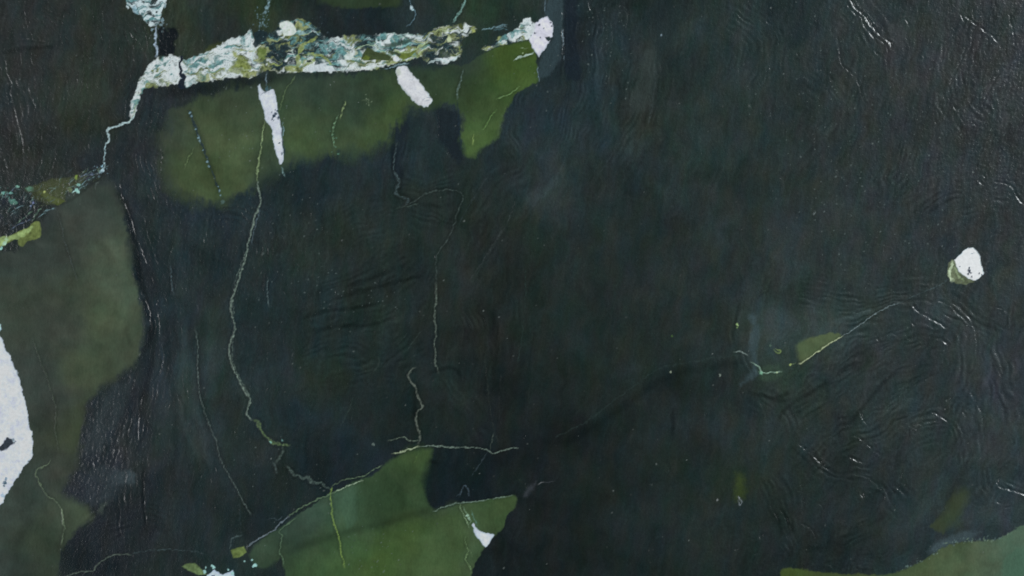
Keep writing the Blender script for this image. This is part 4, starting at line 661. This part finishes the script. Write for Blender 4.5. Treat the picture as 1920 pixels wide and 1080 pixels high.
GR = [
([(45,0),(44,20),(48,45),(57,65),(63,78)],.7),([(105,80),(113,65),(116,40),(125,15),(140,0)],.4),([(63,80),(85,84),(105,80)],.5),([(8,110),(12,140),(20,155),(18,175),(24,200),(30,225),(36,245),(42,275)],1.2),([(50,160),(55,180),(65,200),(68,207)],.9),
([(55,108),(60,120),(64,130)],.8),([(185,0),(190,25),(193,47)],.7),([(103,250),(95,262),(85,270)],.6),([(104,292),(98,310),(90,330)],.9),([(92,318),(90,335)],.8),([(10,100),(20,85),(45,75),(90,80)],.6),([(10,300),(12,330)],.7),([(40,272),(15,290),(2,300)],.7),
([(320,185),(300,205),(290,230),(280,260)],.5),([(215,100),(218,130),(225,150),(230,170)],.5),([(272,60),(275,90),(280,110)],.8),([(150,20),(155,70),(150,120)],.3),([(120,130),(125,180),(120,220)],.3),([(240,40),(246,80),(250,120)],.5),([(236,180),(232,210),(234,230)],.6),
([(222,340),(224,355),(228,375),(235,390),(245,415),(252,440),(262,465),(275,500)],1.0),([(268,400),(275,440),(288,480),(292,510)],.5),([(178,360),(178,350),(185,343)],.7),([(298,270),(302,300),(298,330)],.7),([(310,265),(305,290),(296,310)],.7),
([(340,105),(328,95),(328,78),(336,66),(330,52)],.9),([(455,0),(456,25),(460,50)],.5),([(380,60),(375,85),(378,100)],.6),([(1022,-5),(1022,25)],.7),([(1055,10),(1056,110)],1.2),([(1103,-5),(1107,15),(1110,24)],1.8),([(1135,70),(1130,90),(1120,110)],.7),
([(1155,20),(1160,10),(1175,12)],.8),([(1173,0),(1178,40),(1170,60)],.6),([(1313,40),(1318,28),(1330,15)],.9),([(1240,62),(1243,72)],1.2),([(1120,20),(1126,60),(1122,90)],.5),([(1145,30),(1150,70),(1146,110)],.5),
([(1590,-10),(1605,15),(1620,28),(1632,45),(1645,60),(1660,72),(1671,82),(1671,95)],1.7),([(1586,0),(1600,22),(1615,32),(1622,50),(1635,65),(1650,75),(1662,85),(1667,104)],1.1),([(1568,65),(1575,95),(1578,120),(1595,135),(1610,155),(1615,175),(1620,190)],.8),
([(1573,10),(1585,24)],.9),([(1635,90),(1645,100),(1658,113)],.7),([(1800,23),(1808,38),(1820,52)],1.2),([(1803,25),(1830,45),(1850,60),(1862,68),(1873,82)],1.0),([(1893,20),(1895,40),(1900,60),(1904,90)],.8),([(1835,62),(1830,72)],.9),
([(1813,82),(1808,95),(1803,110),(1797,125),(1785,148),(1780,165)],1.4),([(1774,170),(1780,185),(1790,200),(1805,212)],.8),([(1880,130),(1868,145),(1860,160),(1852,175),(1845,190),(1838,205)],1.0),([(1697,30),(1703,45),(1708,52)],.9),([(1735,95),(1730,120)],.7),
([(1530,100),(1536,92)],.8),([(1552,138),(1562,150)],1.0),([(1765,75),(1768,100),(1764,125)],.6),([(1728,95),(1732,112)],.6),([(1860,340),(1890,345),(1903,358),(1909,372),(1925,385)],1.1),([(1830,335),(1850,350)],.8),([(1845,378),(1849,390)],1.2),([(1750,200),(1754,225),(1760,240)],.6),
([(1790,440),(1775,460),(1762,490),(1752,530),(1750,560)],.6),([(1705,465),(1710,485)],.8),([(1660,505),(1665,515)],1.2),([(1893,510),(1900,518)],1),([(1600,300),(1596,330)],.5),([(1462,328),(1470,335)],1.1),([(1208,-5),(1205,60),(1210,110)],.3),
([(1709,566),(1717,580),(1730,588),(1745,597),(1760,605),(1772,613),(1781,616)],2.0),([(1752,562),(1765,565),(1776,570),(1790,580),(1800,590)],1.3),([(1812,582),(1820,600),(1828,618),(1832,640),(1830,665),(1825,685),(1820,705)],1.1),([(1704,600),(1715,610),(1722,615)],1.0),
([(1745,612),(1751,617),(1747,628),(1740,633)],2.0),([(1750,635),(1765,636),(1775,643),(1777,650),(1770,660),(1768,670)],1.6),([(1766,655),(1765,668)],1.4),([(1640,622),(1645,635),(1652,645)],1.1),([(1660,630),(1672,625),(1685,632),(1688,640)],1.1),([(1695,625),(1702,632),(1712,640)],1.2),
([(1773,668),(1765,685),(1755,700),(1735,712),(1715,722),(1695,735),(1680,750),(1665,768),(1655,780)],1.4),([(1767,668),(1758,682),(1748,692),(1728,704),(1708,715),(1688,728),(1672,745),(1660,760)],1.2),
([(1670,640),(1650,655),(1630,672),(1600,690),(1570,712),(1550,728),(1530,745),(1500,765),(1475,785)],.9),([(1700,660),(1650,700),(1620,730),(1600,755),(1580,785)],.8),([(1600,690),(1580,700),(1560,715)],1.2),([(1613,768),(1618,785),(1625,795),(1632,800)],1.3),
([(1743,770),(1755,775),(1770,785),(1781,793)],1.4),([(1798,768),(1808,775),(1812,786)],1.5),([(1828,703),(1832,714)],1.4),([(1820,732),(1825,745),(1835,762),(1842,780),(1842,810)],1.3),([(1825,735),(1832,750),(1840,765)],1.0),([(1790,735),(1780,750),(1775,762),(1770,772)],1.8),
([(1857,660),(1870,690),(1880,712)],.9),([(1708,795),(1728,796),(1730,808)],1.1),([(1690,797),(1700,802)],1.2),([(1705,835),(1700,850),(1695,870),(1688,895),(1683,925)],1.1),([(1683,928),(1675,955),(1665,980),(1655,1000)],.8),([(1678,905),(1675,940),(1678,960)],.6),
([(1494,828),(1505,838),(1520,850),(1530,860),(1545,872),(1558,884)],1.6),([(1555,817),(1570,823)],1.3),([(1578,846),(1590,855),(1605,862),(1625,870)],1.5),([(1590,815),(1610,820),(1625,832),(1640,845),(1655,857)],1.2),([(1595,888),(1615,892),(1632,898),(1645,910),(1658,925)],1.2),
([(1616,915),(1617,930),(1622,940)],1.5),([(1612,972),(1618,986)],1.4),([(1893,865),(1880,878),(1872,893),(1870,904),(1878,914),(1895,918),(1912,923),(1935,932)],2.2),([(1892,810),(1900,835),(1890,860)],.7),([(1864,935),(1873,943),(1880,947)],1.6),([(1900,870),(1912,880)],1.2),
([(1500,895),(1505,920),(1505,960),(1500,980)],.8),([(1500,980),(1515,988),(1527,1000),(1530,1020),(1525,1040)],1.3),([(1530,940),(1540,948),(1544,958)],1.1),([(1440,940),(1455,965),(1462,980)],1.0),([(1462,980),(1475,1000),(1480,1020)],.8),([(1460,950),(1475,975),(1490,1000)],.7),
([(1547,1000),(1550,1020),(1545,1040)],.6),([(1555,1055),(1565,1068)],1.2),([(1505,1052),(1515,1064)],1.2),([(1522,1050),(1530,1060)],1.2),([(1600,1060),(1612,1070)],1.2),([(1440,800),(1435,775),(1425,755),(1410,745)],.6),
([(262,545),(272,565),(280,590),(283,605)],1.2),([(266,740),(262,760),(258,790),(258,830)],.9),([(300,640),(305,670),(298,700),(285,720)],.6),([(232,790),(228,830)],.7),([(245,780),(240,815)],.6),([(225,830),(215,865),(205,885)],.8),([(290,560),(296,600),(298,640)],.5),
([(268,880),(270,940),(274,985)],.6),([(225,950),(222,985),(228,1010)],.4),([(640,560),(700,545),(740,525)],.5),([(660,525),(690,510),(735,492)],.8),([(675,605),(690,590),(705,580)],.9),([(720,500),(705,530),(695,545)],.7),([(690,400),(700,430),(690,460)],.3),
([(815,200),(822,230),(820,260),(838,285),(858,308)],.7),([(868,200),(867,240),(870,280)],.7),([(968,170),(948,205),(938,240),(932,265)],.8),([(835,400),(832,415)],1),([(905,345),(905,372),(910,380)],.7),([(965,365),(962,385),(958,400)],.8),([(1035,340),(1020,370),(1005,400)],.4),
([(1430,545),(1418,558),(1412,575)],.6),([(1480,560),(1500,548),(1530,545)],.4),([(1565,588),(1572,585)],1.1),([(1575,660),(1560,690)],.4),([(352,640),(348,700),(352,760)],.3),([(498,655),(500,680)],.7),([(952,660),(950,740)],.2)]
for k, (p, dpt) in enumerate(GR): groove(p, dpt * .82, 1.7 if dpt < 1.5 else 2.0, k)
# short tool-like flecks following the grain
rs = np.random.RandomState(91)
n = 0
while n < 1300:
    x, y = rs.rand() * 2300 - 200, rs.rand() * 1350 - 120
    j, i = min(np.searchsorted(ay, y), NY - 1), min(np.searchsorted(ax, x), NX - 1)
    if rs.rand() > R[j, i] * 1.1 or PID[j, i]: continue
    n += 1
    lr = x > 1450 and y > 560
    a = math.radians((rs.randn() * 22 + 92) if not lr else (-35 + rs.randn() * 35)); l = 4 + rs.rand() * 15
    if y > 250 and x > 1400 and not lr: a += .5
    groove([(x, y), (x + l * .5 * math.cos(a) + rs.randn(), y + l * .5 * math.sin(a)), (x + l * math.cos(a), y + l * math.sin(a))], .3 + rs.rand() ** 2 * .9, 1.3, n)
# open pits
for (x, y, r, dp) in ((1221,907,3,1.2),(1427,1005,4,1.6),(1381,1030,3,1.2),(1404,1008,2,.8),(1421,1037,2,.8),(1345,940,2,.8),(1402,733,2,.6),(1183,195,2,.5),(1408,196,4,1.4),(1110,18,3,1.2),(1467,332,4,.8),(227,373,3,1.4),(1561,150,3,1),(842,970,2,.6),(1528,400,2,.5),(1025,74,4,.7)):
    sl = box([(x, y)], 14); d = np.hypot(X[sl] - x + J1x[sl], Y[sl] - y + J1y[sl]); H[sl] -= dp * np.exp(-(d / r) ** 2)
C = np.clip(C, 0.004, 0.8)

# surface colour -> pigment: take off the sheen, divide by the light
ALB = np.clip((C - GLOSS) / LIGHT, 0.0025, 0.82).astype(np.float32)
Z = (H * 0.001).astype(np.float32)
ROUGHNESS = np.clip(0.27 + 0.03 * R + 0.03 * cloud, 0.15, 0.7).astype(np.float32)

# ------------------------------------------------------------------ materials
def stone_material(name, mottle, mottle_scale, rough_add, bump, grain_scale, streaky=1.0, spec=0.5):
    m = bpy.data.materials.new(name); m.use_nodes = True; nt = m.node_tree; N = nt.nodes; L = nt.links
    b = N['Principled BSDF']
    at = N.new('ShaderNodeAttribute'); at.attribute_name = 'pigment'
    ar = N.new('ShaderNodeAttribute'); ar.attribute_name = 'polish'
    tc = N.new('ShaderNodeTexCoord'); mp = N.new('ShaderNodeMapping'); mp.inputs['Scale'].default_value = (streaky, 1, 1); mp.inputs['Rotation'].default_value = (0, 0, 0.15)
    L.new(tc.outputs['Object'], mp.inputs[0])
    n1 = N.new('ShaderNodeTexNoise'); n1.inputs['Scale'].default_value = mottle_scale; n1.inputs['Detail'].default_value = 5; n1.inputs['Roughness'].default_value = .65
    L.new(mp.outputs[0], n1.inputs['Vector'])
    r1 = N.new('ShaderNodeMapRange'); r1.inputs['From Min'].default_value = .25; r1.inputs['From Max'].default_value = .75
    r1.inputs['To Min'].default_value = 1 - mottle; r1.inputs['To Max'].default_value = 1 + mottle
    L.new(n1.outputs[0], r1.inputs['Value'])
    mul = N.new('ShaderNodeVectorMath'); mul.operation = 'SCALE'
    L.new(at.outputs['Color'], mul.inputs[0]); L.new(r1.outputs[0], mul.inputs['Scale']); L.new(mul.outputs[0], b.inputs['Base Color'])
    ad = N.new('ShaderNodeMath'); ad.operation = 'ADD'; ad.inputs[1].default_value = rough_add
    L.new(ar.outputs['Fac'], ad.inputs[0]); L.new(ad.outputs[0], b.inputs['Roughness'])
    n2 = N.new('ShaderNodeTexNoise'); n2.inputs['Scale'].default_value = grain_scale; n2.inputs['Detail'].default_value = 3
    L.new(tc.outputs['Object'], n2.inputs['Vector'])
    bp = N.new('ShaderNodeBump'); bp.inputs['Strength'].default_value = bump; bp.inputs['Distance'].default_value = .0006
    L.new(n2.outputs[0], bp.inputs['Height']); L.new(bp.outputs[0], b.inputs['Normal'])
    b.inputs['Specular IOR Level'].default_value = spec
    return m
MAT = {'rock': stone_material('dark_serpentine', .27, 170, 0.0, .7, 330, 1.8),
       'green': stone_material('green_serpentine', .15, 110, .04, .25, 220, 2.5),
       'band': stone_material('marbled_stone', .10, 200, .08, .35, 320),
       'white': stone_material('white_calcite', .10, 160, .12, .35, 300),
       'vein': stone_material('pale_vein_stone', .12, 240, .06, .35, 320),
       'dark': stone_material('dark_vein_stone', .14, 200, .0, .35, 320)}

# ------------------------------------------------------------------ cut the sheet into its parts
PPX = ((X - 960) * 0.001).astype(np.float32).ravel(); PPY = ((540 - Y) * 0.001).astype(np.float32).ravel(); ZZ = Z.ravel()
CC = ALB.reshape(-1, 3); RR = ROUGHNESS.ravel()
idx = np.arange(NY * NX, dtype=np.int32).reshape(NY, NX)
# every cell: lower-left, lower-right, upper-right, upper-left (rows run downwards)
QUAD = np.stack([idx[1:, :-1], idx[1:, 1:], idx[:-1, 1:], idx[:-1, :-1]], -1).reshape(-1, 4)
QID = np.maximum(np.maximum(PID[1:, :-1], PID[1:, 1:]), np.maximum(PID[:-1, 1:], PID[:-1, :-1])).ravel()

def mesh_from(name, quads, mat, parent, depth):
    """the cells of one part, with walls going down into the stone along its outline"""
    used, inv = np.unique(quads.ravel(), return_inverse=True)
    q = inv.reshape(-1, 4).astype(np.int64); nv = len(used)
    co = np.stack([PPX[used], PPY[used], ZZ[used]], -1); cc = CC[used]; rr = RR[used]
    e = np.concatenate([q[:, [0, 1]], q[:, [1, 2]], q[:, [2, 3]], q[:, [3, 0]]])
    key = e[:, 0] * nv + e[:, 1]; rkey = e[:, 1] * nv + e[:, 0]
    be = e[~np.isin(key, rkey)]                                   # outline edges
    bv, binv = np.unique(be.ravel(), return_inverse=True); be2 = binv.reshape(-1, 2)
    top = co[bv].copy(); bot = top.copy(); bot[:, 2] = -depth
    nb = len(bv)
    walls = np.stack([be2[:, 1] + nv, be2[:, 0] + nv, be2[:, 0] + nv + nb, be2[:, 1] + nv + nb], -1)
    co = np.concatenate([co, top, bot]); cc = np.concatenate([cc, cc[bv], cc[bv]]); rr = np.concatenate([rr, rr[bv], rr[bv]])
    faces = np.concatenate([q, walls])
    return finish(name, co, faces, cc, rr, mat, parent)
def finish(name, co, faces, cc, rr, mat, parent):
    me = bpy.data.meshes.new(name)
    me.vertices.add(len(co)); me.vertices.foreach_set('co', co.astype(np.float32).ravel())
    nf = len(faces)
    me.loops.add(nf * 4); me.loops.foreach_set('vertex_index', faces.astype(np.int32).ravel())
    me.polygons.add(nf); me.polygons.foreach_set('loop_start', np.arange(0, nf * 4, 4, dtype=np.int32))
    me.polygons.foreach_set('use_smooth', np.ones(nf, bool))
    a = me.attributes.new('pigment', 'FLOAT_COLOR', 'POINT'); a.data.foreach_set('color', np.concatenate([cc, np.ones((len(cc), 1), np.float32)], 1).astype(np.float32).ravel())
    a = me.attributes.new('polish', 'FLOAT', 'POINT'); a.data.foreach_set('value', rr.astype(np.float32))
    me.update(calc_edges=True); me.validate()
    me.materials.append(MAT[mat])
    o = bpy.data.objects.new(name, me); col.objects.link(o)
    if parent: o.parent = parent
    return o

slab = bpy.data.objects.new('polished_marble', None); slab.empty_display_size = .2; slab.location = (0, 0, 0); col.objects.link(slab)
slab['label'] = 'dark green polished stone slab with a marbled white band, green patches and pale veins'
slab['category'] = 'stone slab'

body = mesh_from('dark_stone', QUAD[QID == 0], 'rock', slab, .012)
body['label'] = 'blackish green main mass of the slab'
# the back block of the slab, 3 cm thick
x0, x1 = (PX0 - 960) * .001, (ax[-1] - 960) * .001; y0, y1 = (540 - ay[-1]) * .001, (540 - PY0) * .001; za, zb = -.0122, -.034
co = np.array([(x0, y0, za), (x1, y0, za), (x1, y1, za), (x0, y1, za), (x0, y0, zb), (x1, y0, zb), (x1, y1, zb), (x0, y1, zb)], np.float32)
fc = np.array([(0, 1, 2, 3), (7, 6, 5, 4), (0, 4, 5, 1), (1, 5, 6, 2), (2, 6, 7, 3), (3, 7, 4, 0)])
backing = finish('slab_backing', co, fc, np.tile(np.array([[.03, .04, .042]], np.float32), (8, 1)), np.full(8, .6, np.float32), 'rock', slab)
backing.data.polygons.foreach_set('use_smooth', np.zeros(6, bool))

made = {}
for k, (name, label, kind) in enumerate(PARTS):
    q = QUAD[QID == k + 1]
    if not len(q): continue
    o = mesh_from(name, q, kind, slab, .010)
    if label: o['label'] = label
    made[k + 1] = o
# pieces that belong to a piece: the crust of the lone chip, the bright edge of the triangular patch, the beaded thread of the thin tail
def belongs(child_text, parent_text):
    c = [o for o in made.values() if child_text in o.get('label', '')]; p = [o for o in made.values() if parent_text in o.get('label', '')]
    if c and p: c[0].parent = p[0]
belongs('yellowish crust', 'lone angular white chip')
belongs('bright lower edge of the small triangular', 'small triangular olive patch')
belongs('beaded white thread', 'thin white tail')
belongs('bright left end of the horizontal', 'thin horizontal vein above')
belongs('yellow green start of the long vein', 'long crooked pale vein')
belongs('mossy thickened lower part', 'long crooked pale vein')
